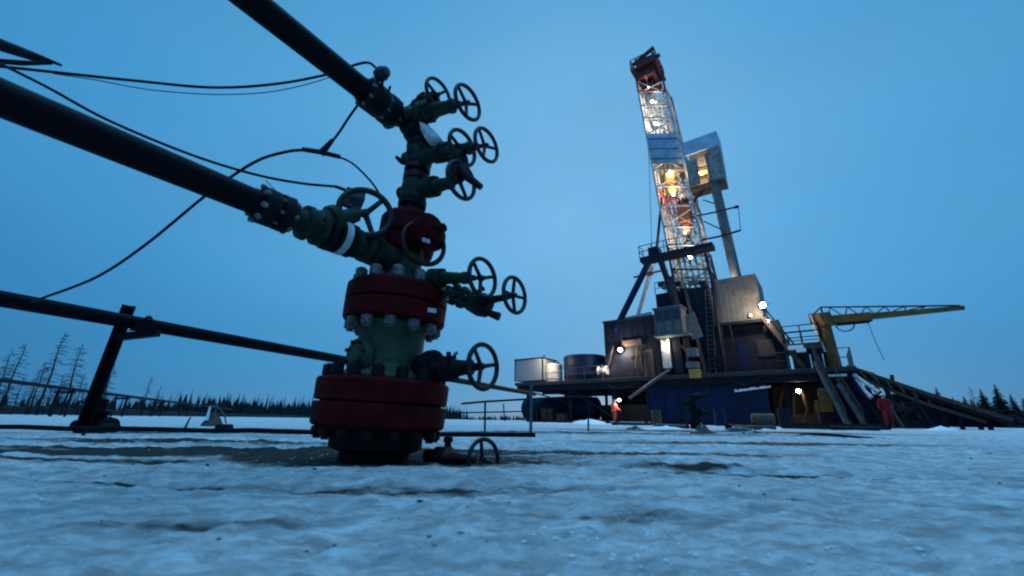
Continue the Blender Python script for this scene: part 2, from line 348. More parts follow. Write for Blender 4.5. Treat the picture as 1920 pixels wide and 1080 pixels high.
# loose crumbs of crusted snow and frozen soil near the camera
def crumbs(name, m, n, seed, smin, smax, label):
    rn = random.Random(seed); mb = MB(); ico = [(0, 0, 1), (.9, 0, .3), (.28, .85, .3), (-.72, .53, .3), (-.72, -.53, .3), (.28, -.85, .3), (.5, .4, -.5), (-.5, .4, -.5), (0, -.7, -.5)]
    fc = [(0, 1, 2), (0, 2, 3), (0, 3, 4), (0, 4, 5), (0, 5, 1), (1, 6, 2), (2, 6, 7), (2, 7, 3), (3, 7, 4), (4, 7, 8), (4, 8, 5), (5, 8, 6), (5, 6, 1)]
    for i in range(n):
        r = .55 * (9 / .55) ** (rn.random() ** .8); a = R_(rn.uniform(-62, 62)); x, y = r * math.sin(a), r * math.cos(a)
        if noise.noise(V((x * 1.3, y * 1.6, seed))) + .6 * noise.noise(V((x * 4, y * 5, seed + 1))) < .10: continue
        sz = rn.choice((1, 1, 1, .6, .6, 1.4)) * rn.uniform(smin, smax) * rn.uniform(.4, 1) * (1 + r * .25); q = rn.uniform(0, 6.28); ca, sa = math.cos(q), math.sin(q); z = gz(x, y)
        sx, sy, szz = sz * rn.uniform(.7, 1.6), sz * rn.uniform(.6, 1.2), sz * rn.uniform(.35, .8)
        mb.add([(x + (px * ca - py * sa) * sx * rn.uniform(.8, 1.2), y + (px * sa + py * ca) * sy * rn.uniform(.8, 1.2), z + (pz + .1) * szz) for px, py, pz in ico], fc)
    tag(mb.build(name, m), label, name.replace('_', ' '), kind='stuff')
crumbs('snow_crumbs', M_crumb, 9000, 4, .0014, .0046, 'loose crumbs of crusted snow on the ground')
crumbs('soil_crumbs', M_soil, 700, 9, .002, .006, 'dark crumbs of frozen soil on the snow')

# ------------------------------------------------------------------ shared builders
def spline(pts, n=10):
    pts = [V(p) for p in pts]; out = []
    P = [pts[0] * 2 - pts[1]] + pts + [pts[-1] * 2 - pts[-2]]
    for i in range(1, len(P) - 2):
        for j in range(n):
            t = j / n; a, b, c, d = P[i - 1], P[i], P[i + 1], P[i + 2]
            out.append(.5 * ((2 * b) + (c - a) * t + (2 * a - 5 * b + 4 * c - d) * t * t + (3 * b - a - 3 * c + d) * t ** 3))
    return out + [pts[-1]]
def handwheel(parent, c, nrm, R, m=None, r=None, spokes=3, rot=0.0, back=.12):
    """rim, spokes and hub as one mesh"""
    mb = MB(); r = r or R * .115; mb.torus(c, nrm, R, r, 40, 8); a, b, n = frame(V(nrm)); c = V(c)
    hub = c - n * (R * back)
    for i in range(spokes):
        th = rot + 2 * math.pi * i / spokes; d = a * math.cos(th) + b * math.sin(th)
        mb.tube([hub + d * R * .08, hub.lerp(c, .6) + d * R * .6, c + d * (R - r * .3)], [r * .95, r * .85, r * .8], 8)
    mb.lathe(hub - n * R * .10, n, [(0, R * .14), (0, R * .17), (R * .2, R * .17), (R * .24, R * .10), (R * .34, R * .10)], 14)
    return mb.build('handwheel', m or M_wheel, parent)
def studs(parent, c, ax, R, n, t0, t1, rb, name='stud_bolt', m=None, phase=0.0, nuts=(1, 1)):
    """each stud bolt through a flange, a nut at either end"""
    a, b, t = frame(V(ax)); c = V(c)
    for i in range(n):
        th = phase + 2 * math.pi * i / n; p = c + (a * math.cos(th) + b * math.sin(th)) * R; mb = MB()
        mb.lathe(p, t, [(t0 - rb * 1.75, rb * .6), (t1 + rb * 1.9, rb * .6)], 8)
        mb.lathe(p, t, [(t0 - rb * 1.35, rb * .9), (t0 - rb * 1.2, rb), (t0, rb)], 6)
        mb.lathe(p, t, [(t1, rb), (t1 + rb * 1.55, rb), (t1 + rb * 1.7, rb * .9)], 6)
        mb.build(name, m or M_nut, parent)

# ================================================================== the wellhead
WD = 1.92
def W(x, y, d=WD): return D(x, y, d)
def axp(y): return W(706 + .150 * (830 - y), y)
WB = axp(862); WB.z = gz(WB.x, WB.y) - .03
UPW = (axp(300) - axp(820)).normalized()                 # axis of the tree
well = empty('wellhead', WB, 'green and red oil wellhead with stacked valves and black handwheels rising from the snow', 'wellhead')
def wst(y0, y1, prof, name, m, n=48, parent=None):        # stack on the main axis: prof of (t 0..1 from y0 to y1, radius in px)
    p = axp(y0); q = axp(y1); Lh = (q - p).length
    pr = [(t * Lh, r * mpp(p.lerp(q, t))) for t, r in prof]
    return MB().lathe(p, q - p, pr, n).build(name, m, parent or well), p, Lh
EV = V((.80, -.60, .0)).normalized()                      # the way the valve stems point
# foot of the casing
wst(905, 800, [(0, 64), (.55, 64), (.56, 70), (.62, 84), (.99, 84), (1, 80)], 'casing_head', M_dark)
# lower flange pair
fl, p, Lh = wst(803, 714, [(0, 108), (.03, 117), (.08, 120), (.46, 120), (.485, 117), (.49, 106), (.515, 106), (.52, 117), (.545, 119), (.92, 119), (.97, 116), (1, 106)], 'lower_flange', M_red, 64)
s = mpp(axp(760))
studs(fl, p, UPW, 103 * s, 16, 0, Lh, 11.0 * s, m=M_dark, phase=.15)
# spool
sp, p, Lh = wst(716, 612, [(0, 84), (.06, 84), (.12, 76), (.2, 64), (.28, 60), (.9, 60), (1, 66)], 'casing_spool', M_spool, 56)
# upper flange pair
fu, p, Lh = wst(610, 541, [(0, 82), (.03, 90), (.08, 92), (.44, 92), (.465, 90), (.47, 84), (.5, 84), (.505, 90), (.53, 92), (.90, 91), (.97, 86), (1, 76)], 'upper_flange', M_red, 64)
s = mpp(axp(575))
studs(fu, p, UPW, 76 * s, 12, 0, Lh, 10.5 * s, phase=.2)
# neck of the tubing head
wst(541, 478, [(0, 62), (.05, 62), (.15, 46), (.35, 37), (.8, 33), (1, 36)], 'tubing_head', M_spool, 48)
# master valve
mv, p, Lh = wst(482, 408, [(0, 40), (.04, 50), (.14, 52), (.30, 53), (.36, 53), (.38, 47), (.46, 47), (.48, 52), (.86, 51), (.96, 46), (1, 38)], 'master_valve', M_red, 48)
s = mpp(axp(445)); c0 = axp(452)
bo = MB().lathe(c0 + EV * 38 * s, EV, [(0, 30 * s), (14 * s, 30 * s), (14 * s, 35 * s), (20 * s, 35 * s), (20 * s, 31 * s), (23 * s, 31 * s), (23 * s, 35 * s), (29 * s, 35 * s), (29 * s, 20 * s), (44 * s, 18 * s), (46 * s, 9 * s), (60 * s, 8 * s)], 28).build('valve_bonnet', M_red, mv)
handwheel(mv, W(795, 456, 1.80), V((.62, -.78, .05)), 42 * mpp(W(795, 456, 1.80)), M_wheelred, rot=.4)
# plate tags on the red parts
def plate(parent, x, y, d, w_, h_, nrm, name='tag_plate'):
    a, b, n = frame(V(nrm)); c = W(x, y, d); k = mpp(c)
    MB().box(c, w_ * k, h_ * k, .004, (a, b, n)).build(name, M_plastic, parent)
plate(fu, 810, 582, 1.735, 17, 8, V((.52, -.85, 0))); plate(mv, 799, 451, 1.735, 15, 8, V((.62, -.78, 0)))
# necks and collars above
def collar(y0, y1, r, m, name='collar', nb=8, core=.72):
    o, p, Lh = wst(y0, y1, [(0, r * .9), (.05, r), (.38, r), (.4, r * core), (.6, r * core), (.62, r), (.95, r), (1, r * .9)], name, m, 36)
    k = mpp(axp((y0 + y1) / 2)); studs(o, p, UPW, r * .84 * k, nb, 0, Lh, r * .115 * k, m=M_dark)
    return o
collar(410, 376, 26, M_dark)
wst(380, 340, [(0, 21), (.1, 24), (.5, 25), (.9, 23), (1, 18)], 'lower_cross', M_green, 32)
collar(342, 312, 24, M_wheelred)
wst(314, 276, [(0, 18), (.1, 24), (.5, 26), (.9, 24), (1, 18)], 'middle_cross', M_green, 32)
collar(282, 254, 26, M_dark)
tcp, tcq = axp(262), W(758, 212, 1.9); k = mpp(tcp); Lh = (tcq - tcp).length
MB().lathe(tcp, tcq - tcp, [(0, 20 * k), (.2 * Lh, 23 * k), (.22 * Lh, 26 * k), (.36 * Lh, 26 * k), (.38 * Lh, 18 * k), (.5 * Lh, 18 * k), (.52 * Lh, 25 * k), (.62 * Lh, 25 * k), (.64 * Lh, 17 * k), (Lh, 14 * k)], 32).build('top_cross', M_dark, well)

def gate_valve(y, back, wx, wy, wd, rb, R, wm=None, name='gate_valve', rot=0.0, m=None, dirn=None, base=None, nub=True):
    """horizontal valve: short rear nub, body, bonnet, yoke and stem towards its handwheel"""
    c = base or axp(y); k = mpp(c); e = dirn or (W(wx, wy, wd) - c).normalized(); wc = W(wx, wy, wd); Ln = (wc - c).length
    mb = MB(); r = rb * k
    if nub: mb.lathe(c - e * back * k, e, [(0, r * .6), (.01, r * .85), (back * k * .35, r * .85), (back * k * .4, r * .7), (back * k, r * .9)], 28)
    pr = [(0, r * 1.0), (.16 * Ln, r * 1.0), (.2 * Ln, r * .82), (.30 * Ln, r * .82), (.31 * Ln, r * 1.18), (.38 * Ln, r * 1.18), (.39 * Ln, r), (.395 * Ln, r), (.40 * Ln, r * 1.18), (.47 * Ln, r * 1.18), (.48 * Ln, r * .8), (.62 * Ln, r * .72), (.74 * Ln, r * .62), (.75 * Ln, r * .74), (.80 * Ln, r * .74), (.81 * Ln, r * .42), (.9 * Ln, r * .34), (.91 * Ln, r * .24), (Ln, r * .22)]
    mb.lathe(c, e, pr, 28)
    g = mb.build(name, m or M_green, well)
    kk = mpp(c + e * .39 * Ln); studs(g, c + e * .31 * Ln, e, r * 1.05, 8, 0, .16 * Ln, r * .13, m=M_dark)
    handwheel(g, wc, EV, R * mpp(wc), wm or M_wheel, rot=rot)
    return g
# top pair
gate_valve(0, 40, 877, 192, 1.72, 17, 33, rot=.5, base=W(752, 221, 1.9))
b2 = W(782, 202, 1.93)
gate_valve(0, 34, 822, 177, 1.82, 15, 30, rot=.9, base=b2, nub=True)
# middle pair
gate_valve(294, 40, 912, 272, 1.68, 15, 32, rot=.3)
gate_valve(0, 6, 867, 277, 1.74, 14, 34, base=W(795, 296, 1.86), rot=.8, nub=False)
MB().tube([W(757, 304, 1.9), W(749, 300, 1.88), W(743, 294, 1.88)], [.018, .013, .009], 8).build('bleed_nipple', M_dark, well)
MB().lathe(W(858, 300, 1.76), EV, [(0, .03), (.01, .05), (.03, .05), (.04, .03)], 20).build('bonnet_disc', M_dark, well)
# lower valve with lever
gv = gate_valve(358, 40, 865, 338, 1.72, 16, 36, rot=1.0)
MB().tube([W(862, 318, 1.72), W(874, 330, 1.70), W(902, 351, 1.69)], [.034, .022, .016], 10).build('lever', M_dark, gv)
MB().lathe(W(850, 325, 1.75), EV, [(0, .03), (.01, .052), (.05, .052), (.06, .03)], 20).build('bonnet_disc', M_wheelred, gv)
# white wrap round the column
mb = MB(); cpts = [(786, 228), (800, 233), (816, 246), (832, 266), (826, 276), (806, 272), (796, 258), (789, 244)]
fr = [W(x, y, 1.785 + .02 * math.sin(i * 2.1)) for i, (x, y) in enumerate(cpts)]; bk = [W(x + 1, y + 1, 1.825 + .02 * math.sin(i * 1.3)) for i, (x, y) in enumerate(cpts)]
mid = W(808, 254, 1.765); vs = fr + bk + [mid]; n = len(fr)
mb.add(vs, [(i, (i + 1) % n, 2 * n) for i in range(n)] + [((i + 1) % n, i, n + i, n + (i + 1) % n) for i in range(n)] + [tuple(n + i for i in range(n - 1, -1, -1))], True)
mb.build('plastic_wrap', M_plastic, well)

# --- horizontal flow branches and their pipes
def flow(y, x_end, y_end):
    p = axp(y); q = H(x_end, y_end, p.z); return p, (q - p).normalized(), q
# right branch off the upper flange
c = axp(524) + V((.05, -.02, 0)); k = mpp(c)
gate_valve(0, 10, 905, 521, 1.72, 15, 37, base=c, rot=.35, nub=False)
c2 = W(868, 562, 1.80); k = mpp(c2)
mb = MB(); e = V((.9, .1, -.32)).normalized()
mb.lathe(W(835, 545, 1.84), e, [(0, 12 * k), (14 * k, 13 * k), (14 * k, 22 * k), (24 * k, 22 * k), (24 * k, 15 * k), (30 * k, 15 * k), (30 * k, 22 * k), (40 * k, 22 * k), (40 * k, 15 * k), (52 * k, 20 * k), (74 * k, 24 * k), (92 * k, 20 * k), (98 * k, 12 * k)], 28)
wv = mb.build('wing_valve', M_green, well)
studs(wv, W(835, 545, 1.84) + e * 14 * k, e, 18.5 * k, 8, 0, 26 * k, 2.6 * k, m=M_nut)
MB().tube([W(900, 568, 1.78), W(922, 562, 1.74), W(950, 557, 1.69), W(965, 553, 1.67)], [.024, .018, .014, .010], 10).build('valve_stem', M_dark, wv)
MB().tube([W(905, 580, 1.77), W(920, 588, 1.75), W(936, 594, 1.74)], [.018, .016, .020], 10).build('lever', M_dark, wv)
MB().tube([W(898, 560, 1.78), W(899, 545, 1.78), W(908, 540, 1.78)], [.012, .012, .012], 8).build('grease_fitting', M_dark, wv)
handwheel(wv, W(965, 553, 1.67), EV, 34 * mpp(W(965, 553, 1.67)), M_wheel, rot=1.6, spokes=4)
# casing valve right of the spool
c = axp(668); k = mpp(c); e = V((.92, -.30, -.05)).normalized()
gate_valve(0, 8, 906, 687, 1.74, 20, 41, base=W(800, 694, 1.86), rot=.2, nub=False, m=M_dark)
mb = MB().lathe(W(790, 690, 1.87), EV, [(0, 24 * k), (22 * k, 24 * k), (22 * k, 30 * k), (34 * k, 30 * k), (34 * k, 20 * k)], 28); fx = mb.build('side_outlet', M_dark, well)
MB().tube([W(842, 678, 1.83), W(841, 660, 1.83)], .011, 8).build('grease_fitting', M_dark, fx)
MB().tube([W(852, 676, 1.82), W(853, 664, 1.82), W(858, 661, 1.82)], .008, 8).build('grease_fitting', M_nut, fx)
# round blind flange on the left of the spool
e = V((-.60, -.80, -.02)).normalized(); c = W(681, 669, 1.80); k = mpp(c)
mb = MB().lathe(c, e, [(-40 * k, 24 * k), (0, 24 * k), (0, 32 * k), (3 * k, 34 * k), (14 * k, 34 * k), (16 * k, 32 * k), (16 * k, 16 * k), (22 * k, 15 * k)], 32)
bf = mb.build('blind_flange', M_spool, well); studs(bf, c, e, 27 * k, 8, 0, 16 * k, 4 * k, m=M_green, phase=.3)

# --- left flow branch
p0, dl, q0 = flow(493, 80, 216)
kk = mpp(p0.lerp(q0, .1))
def at_x(p, d, x):                    # parameter along p + d t that is seen at pixel column x
    a, b = 0.0, 4.0
    for _ in range(50):
        m_ = (a + b) / 2; r = (p + d * m_) - CAM; px = 960 + F_PX * r.dot(cr) / r.dot(fw)
        if px > x: a = m_
        else: b = m_
    return a
tx = lambda x: at_x(p0, dl, x)
def along(p, d, items):               # items of (pixel column, radius px)
    pr = []
    for x, r in items:
        t = at_x(p, d, x); pr.append((t, r * mpp(p + d * t)))
    return MB().lathe(p, d, pr, 36)
along(p0, dl, [(752, 27), (724, 27), (716, 22), (708, 20), (707, 29), (697, 29), (696, 22), (690, 22), (689, 29), (680, 29), (679, 20), (670, 19), (669, 28), (657, 28)]).build('branch_elbow', M_green, well)
cb = along(p0, dl, [(658, 32), (649, 32), (648, 25), (644, 25), (643, 33), (626, 34), (625, 27), (621, 27), (620, 35), (610, 35), (609, 28)]).build('branch_coupling', M_dark, well)
along(p0, dl, [(644, 33.5), (639, 33.8), (634, 33.8), (630, 33.5)]).build('white_band', M_plastic, cb)
lv = along(p0, dl, [(610, 25), (605, 27), (604, 33), (594, 34), (593, 27), (582, 28), (577, 28), (576, 34), (567, 33), (566, 23), (556, 19), (549, 19), (548, 30), (530, 31)]).build('branch_valve', M_green, well)
t = tx(590); vc = p0 + dl * t; wc = W(686, 398, 1.66); es = (wc - vc).normalized(); Ls = (wc - vc).length; k = mpp(vc)
MB().lathe(vc, es, [(0, 26 * k), (.28 * Ls, 26 * k), (.3 * Ls, 31 * k), (.42 * Ls, 31 * k), (.44 * Ls, 20 * k), (.66 * Ls, 16 * k), (.8 * Ls, 14 * k), (.82 * Ls, 8 * k), (Ls * .98, 6 * k)], 28).build('valve_bonnet', M_green, lv)
handwheel(lv, wc, V((.50, -.86, .06)), 47 * mpp(wc), M_wheel, r=6 * mpp(wc), rot=.9)
cf = along(p0, dl, [(540, 34), (532, 35), (520, 35), (519, 27), (512, 27), (511, 35), (492, 36), (486, 34)]).build('pipe_clamp', M_dark, well)
t1_ = tx(538); t0_ = tx(488); kc = mpp(p0 + dl * t1_)
studs(cf, p0 + dl * t1_, dl, 31 * kc, 8, 0, t0_ - t1_, 5 * kc, m=M_nut, phase=.4)
def flow_pipe(p, d, x0, r, label, ext=3.2):
    t = at_x(p, d, x0); a = p + d * t; rr = r * mpp(a)
    o = empty('flow_pipe', a, label, 'pipe', 'pipes bolted to the wellhead')
    ln = ext
    MB().lathe(a, d, [(0, rr * .98), (.01, rr), (ln * .25, rr), (ln * .5, rr * 1.0), (ln, rr)], 40).build('pipe_run', M_pipe, o)
    mb = MB()
    for tt in (.012, ln * .52): mb.torus(a + d * tt, d, rr * .99, rr * .06, 40, 6)
    mb.build('weld_bead', M_dark, o)
    return o
flow_pipe(p0, dl, 492, 24, 'thick black pipe running from left edge down to the valve with the largest handwheel', 3.4)
# --- upper flow branch
p1 = W(757, 229, 1.92); q1 = H(470, 0, p1.z); d1 = (q1 - p1).normalized()
along(p1, d1, [(752, 15), (744, 18), (740, 22), (738, 26), (728, 26), (724, 26), (714, 27)]).build('branch_elbow', M_green, well)
cf2 = along(p1, d1, [(738, 27), (732, 29), (722, 29), (720, 22), (716, 22), (714, 29), (690, 30), (684, 27)]).build('pipe_clamp', M_dark, well)
ta, tb = at_x(p1, d1, 737), at_x(p1, d1, 688); kc = mpp(p1 + d1 * ta)
studs(cf2, p1 + d1 * ta, d1, 25 * kc, 8, 0, tb - ta, 3.5 * kc, m=M_nut)
flow_pipe(p1, d1, 690, 20.5, 'black pipe slanting up and out of the top of the photo from the upper valves', 3.0)

# gauge on the upper pipe
gq = p1 + d1 * at_x(p1, d1, 702)
g = empty('pressure_transmitter', gq, 'small blue-grey pressure transmitter standing on the upper black pipe end', 'gauge')
MB().tube([gq + V((0, 0, .03)), W(716, 166, 1.68), W(717, 148, 1.68)], .009, 8).build('mounting_stem', M_dark, g)
kk = mpp(W(718, 137, 1.68)); hd = (W(730, 131, 1.66) - W(706, 143, 1.70)).normalized()
MB().lathe(W(706, 143, 1.69), hd, [(0, 8 * kk), (2 * kk, 11 * kk), (8 * kk, 11 * kk), (9 * kk, 13 * kk), (17 * kk, 13 * kk), (18 * kk, 10 * kk), (25 * kk, 10 * kk), (28 * kk, 7 * kk)], 20).build('transmitter_housing', M_box, g)
MB().tube([W(728, 172, 1.7), W(732, 162, 1.7)], .006, 6).build('needle_valve', M_dark, g)
# electrical box beside the big handwheel
jb = empty('junction_box', W(662, 376, 1.80), 'small dark blue electrical box behind the big handwheel of left branch valve', 'electrical box')
k = mpp(W(662, 374, 1.80))
MB().box(W(664, 372, 1.80), 34 * k, 22 * k, 34 * k, frame(V((.5, -.86, .1)))).build('box_housing', M_box, jb, bevel=.006)
MB().tube([W(654, 362, 1.8), W(644, 355, 1.8), W(630, 350, 1.8)], .009, 8).build('cable_gland', M_cable, jb)
MB().tube([W(664, 385, 1.8), W(655, 425, 1.79)], .012, 8).build('mounting_stem', M_dark, jb)

# --- cables
def cable(pts, r, label, m=None, name='cable', cat='cable', k=10):
    o = MB().tube(spline(pts, k), r, 8).build(name, m or M_cable); return tag(o, label, cat)
cable([W(-60, 118, 1.45), W(80, 133, 1.5), W(250, 151, 1.6), W(400, 164, 1.68), W(520, 157, 1.76), W(620, 138, 1.79), W(668, 121, 1.74), W(692, 118, 1.7), W(708, 130, 1.69)], .0068, 'black cable sagging across the upper left sky to the pressure transmitter')
cable([W(100, 138, 1.52), W(180, 150, 1.6), W(280, 168, 1.66), W(400, 177, 1.72), W(500, 173, 1.76), W(580, 157, 1.79), W(640, 137, 1.79)], .0026, 'thin wire hanging just under the sagging top cable', M_wire, 'wire', 'wire')
cable([W(-60, 90, 1.4), W(80, 159, 1.45), W(200, 224, 1.52), W(350, 287, 1.62), W(470, 325, 1.7), W(560, 343, 1.76), W(632, 350, 1.8)], .0068, 'black cable running above the thick pipe down to the electrical box')
cable([W(60, 566, 2.6), W(85, 557, 2.55), W(180, 520, 2.4), W(270, 461, 2.2), W(380, 371, 2.02), W(440, 327, 1.94), W(490, 298, 1.9), W(540, 284, 1.88), W(572, 281, 1.88)], .0080, 'black hose rising from lower left behind the thick pipe to a T connector')
cable([W(630, 292, 1.88), W(660, 306, 1.88), W(690, 334, 1.88), W(708, 358, 1.88), W(722, 385, 1.87)], .0055, 'black hose curving from the T connector down to the red valve')
cable([W(498, 338, 1.74), W(520, 360, 1.74), W(545, 379, 1.76), W(572, 390, 1.78), W(604, 395, 1.8)], .0022, 'fine wire dropping from the cable onto the green left valve', M_wire, 'wire', 'wire')
cable([W(676, 190, 1.8), W(655, 219, 1.83), W(636, 248, 1.86), W(622, 266, 1.88)], .0070, 'short black hose from the upper pipe down to the T connector')
tcn = empty('hose_connector', W(603, 286, 1.88), 'black T-shaped hose connector hanging between the two big pipes', 'connector')
MB().tube([W(568, 280, 1.88), W(600, 285, 1.88), W(637, 294, 1.88)], [.013, .014, .012], 10).build('cross_arm', M_cable, tcn)
MB().tube([W(602, 288, 1.88), W(612, 276, 1.88), W(624, 262, 1.88)], [.022, .016, .011], 10).build('branch_arm', M_cable, tcn)
br = empty('lamp_arm', W(60, 110, 1.5), 'dark tapered bracket tip poking in above the cables at upper left edge', 'bracket')
MB().tube([W(-40, 70, 1.5), W(60, 105, 1.5), W(88, 112, 1.5), W(114, 122, 1.5)], [.035, .022, .010, .006], 10).build('bracket_arm', M_dark, br)
MB().tube([W(-40, 112, 1.5), W(40, 118, 1.5), W(96, 119, 1.5)], [.012, .012, .006], 8).build('bracket_rod', M_dark, br)

# half-buried valve
hb = W(842, 862, 1.9); hb.z = gz(hb.x, hb.y)
bv = empty('buried_valve', hb, 'small dark valve half buried in snow right of the wellhead foot', 'valve')
k = mpp(W(840, 850, 1.88))
e = (W(907, 862, 1.78) - W(800, 852, 1.92)).normalized()
MB().lathe(W(800, 854, 1.92), e, [(0, 12 * k), (20 * k, 13 * k), (24 * k, 18 * k), (50 * k, 19 * k), (60 * k, 12 * k), (110 * k, 6 * k)], 20).build('valve_body', M_wheelred, bv)
MB().lathe(W(839, 848, 1.88), V((0, 0, 1)), [(0, 12 * k), (8 * k, 11 * k), (10 * k, 7 * k), (18 * k, 6 * k), (18 * k, 9 * k), (26 * k, 9 * k), (28 * k, 5 * k)], 14).build('grease_fitting', M_dark, bv)
handwheel(bv, W(907, 862, 1.78), V((.70, -.71, .06)), 36 * mpp(W(907, 862, 1.78)), M_wheel, rot=1.75)

# ================================================================== guard rail behind the wellhead
def gr_(x, y):                         # a point of the top rail: fixed height
    return H(x, y, 1.125)
ra_, rb_ = gr_(236, 602), gr_(985, 736)
dr_ = (rb_ - ra_).normalized()
gp = V((ra_.x, ra_.y, gz(ra_.x, ra_.y)))
guard = empty('guard_rail', gp, 'black pipe guard rail on an angled steel post passing behind the wellhead', 'railing')
MB().tube([ra_ - dr_ * 2.2, ra_, ra_.lerp(rb_, .3), ra_.lerp(rb_, .65), rb_ + dr_ * 1.0], .072, 16).build('top_rail', M_pipe, guard)
pb = D(146, 806, ra_.y + .12); pt = D(236, 572, ra_.y + .12)
mb = MB(); pu = (pt - pb).normalized()
mb.beam(pb - pu * .1, pt, .02, .07, V((0, 1, 0))); mb.beam(pb - pu * .1 + V((-.038, .04, 0)), pt + V((-.038, .04, 0)), .07, .02, V((0, 1, 0))); mb.beam(pb - pu * .1 + V((.038, .04, 0)), pt + V((.038, .04, 0)), .07, .02, V((0, 1, 0)))
mb.build('post', M_pipe, guard)
mb = MB(); mb.beam(D(222, 632, ra_.y), D(296, 624, ra_.y - .02), .07, .07); mb.hexa([D(240, 620, ra_.y - .05), D(296, 622, ra_.y - .05), D(296, 622, ra_.y + .05), D(240, 620, ra_.y + .05), D(262, 604, ra_.y - .05), D(285, 600, ra_.y - .05), D(285, 600, ra_.y + .05), D(262, 604, ra_.y + .05)])
mb.build('bracket', M_pipe, guard)
MB().torus(D(275, 607, ra_.y), dr_, .075, .015, 24, 8).build('pipe_band', M_dark, guard)
# low pipe lying just above the snow
a = H(-40, 800, .048); b = H(1004, 816, .045)
lp = empty('ground_pipe', a.lerp(b, .3) - V((0, 0, .05)), 'long thin black pipe lying low over the snow behind the wellhead', 'pipe')
MB().tube([a.lerp(b, i / 12) + V((0, 0, .006 * math.sin(i * 2.3))) for i in range(13)], .022, 10).build('pipe_run', M_pipe, lp)
for x in (205, 420): q = H(x, 802, .048); MB().lathe(q, b - a, [(-.09, .032), (-.08, .042), (.08, .042), (.09, .032)], 14).build('pipe_sleeve', M_dark, lp)
# ground valve and tangle at the post foot
c = D(196, 795, 4.6); gvv = empty('shutoff_valve', V((c.x, c.y, gz(c.x, c.y))), 'dark lumpy shut-off valve at the foot of the leaning guard post', 'valve')
k = mpp(c)
MB().lathe(D(140, 798, 4.6), V((1, 0, 0)), [(0, 10 * k), (20 * k, 13 * k), (22 * k, 18 * k), (34 * k, 18 * k), (38 * k, 11 * k), (50 * k, 14 * k), (60 * k, 17 * k), (72 * k, 14 * k)], 16).build('valve_body', M_pipe, gvv)
MB().lathe(D(178, 798, 4.6), V((.1, 0, 1)), [(0, 11 * k), (20 * k, 13 * k), (22 * k, 17 * k), (28 * k, 17 * k), (30 * k, 8 * k), (48 * k, 6 * k)], 14).build('valve_bonnet', M_pipe, gvv)
handwheel(gvv, D(178, 752, 4.6), V((.2, -.3, 1)), 17 * k, M_pipe)

# ================================================================== trees
def bare_tree(h, seed, dens=1.0, dead=True):
    """larch in winter: straight tapering trunk, thin drooping twigs; returns (trunk, crown) meshes at the origin"""
    rnd = random.Random(seed); tr = MB(); cw = MB()
    lean = V((rnd.uniform(-.03, .03), rnd.uniform(-.03, .03), 1)) * h
    pts = [lean * (i / 6) + V((math.sin(i * 1.7 + seed) * .012 * h, 0, 0)) for i in range(7)]
    r0 = h * .012 + .02
    tr.tube(pts, [r0 * (1 - .9 * i / 6) for i in range(7)], 6)
    n = int(60 * dens)
    for i in range(n):
        t = .14 + .84 * (i / n) + rnd.uniform(-.01, .01); t = min(t, .985); p = lean * t
        L_ = h * (.19 * (1 - t) ** .75 + .025) * rnd.uniform(.45, 1.25); a = rnd.uniform(0, 6.283)
        d = V((math.cos(a), math.sin(a), 0)); up = rnd.uniform(-.35, .3)
        q1 = p + d * L_ * .5 + V((0, 0, L_ * up * .5)); q2 = p + d * L_ + V((0, 0, L_ * (up - .12)))
        rr = h * .0022 + .004
        cw.tube([p, q1, q2], [rr, rr * .7, rr * .35], 4, False)
        for j in range(5 if dens >= 1 else 2):
            s = rnd.uniform(.3, .95); c = p.lerp(q2, s); e = (d + V((rnd.uniform(-1, 1), rnd.uniform(-1, 1), rnd.uniform(-.7, .4)))).normalized()
            cw.tube([c, c + e * L_ * rnd.uniform(.2, .45)], [rr * .55, rr * .3], 3, False)
    return tr, cw
def spruce(h, seed):
    rnd = random.Random(seed); tr = MB(); cw = MB()
    tr.tube([V((0, 0, -.2)), V((0, 0, h * .5)), V((0, 0, h * .97))], [h * .018, h * .010, h * .003], 6)
    n = 260
    for i in range(n):
        t = .10 + .88 * i / n; L_ = h * (.26 * (1 - t) + .014) * rnd.uniform(.55, 1.2); a = i * 2.4 + rnd.uniform(-.5, .5)
        d = V((math.cos(a), math.sin(a), 0)); p = V((0, 0, h * t)); sd_ = V((-d.y, d.x, 0))
        for j in range(3):
            s = (j + .6) / 3; c = p + d * L_ * s + V((0, 0, -L_ * s * rnd.uniform(.1, .45))); w_ = L_ * rnd.uniform(.22, .36); e = d * L_ * .3
            cw.add([c - sd_ * w_ - e, c + e * 1.4 + V((0, 0, -w_ * .5)), c + sd_ * w_ - e, c + V((0, 0, w_ * .3))], [(0, 1, 3), (1, 2, 3)])
    return tr, cw
TREES = {}
def plant_tree(kind, seed, h, x, y, label, group, d):
    key = (kind, seed, round(h))
    gx, gy = x, y
    r = empty('larch_tree' if kind == 'larch' else 'spruce_tree', V((gx, gy, gz(gx, gy) - .1)), label, 'tree', group)
    sub = bare_tree(h, seed, d) if kind == 'larch' else spruce(h, seed)
    for nm, mb, m in (('trunk', sub[0], M_bark), ('crown', sub[1], M_twig if kind == 'larch' else M_needle)):
        mb.v = [q + r.location for q in mb.v]; mb.build(nm, m, r)
def tree_px(kind, seed, xb, top, d, label, group, dens=1.0):
    """tree whose foot is seen at column xb at distance d and whose tip reaches row top"""
    p = H(xb, 540 + F_PX * math.tan(TILT) + 8, .0); g = D(xb, 785, d); x, y = g.x, g.y
    lo, hi = .5, 40
    for _ in range(40):
        h = (lo + hi) / 2; r = V((x, y, h)) - CAM; py = 540 - F_PX * r.dot(cu) / r.dot(fw)
        if py > top: lo = h
        else: hi = h
    plant_tree(kind, seed, h, x, y, label, group, dens)
GL = 'bare larches at the left edge of the clearing'
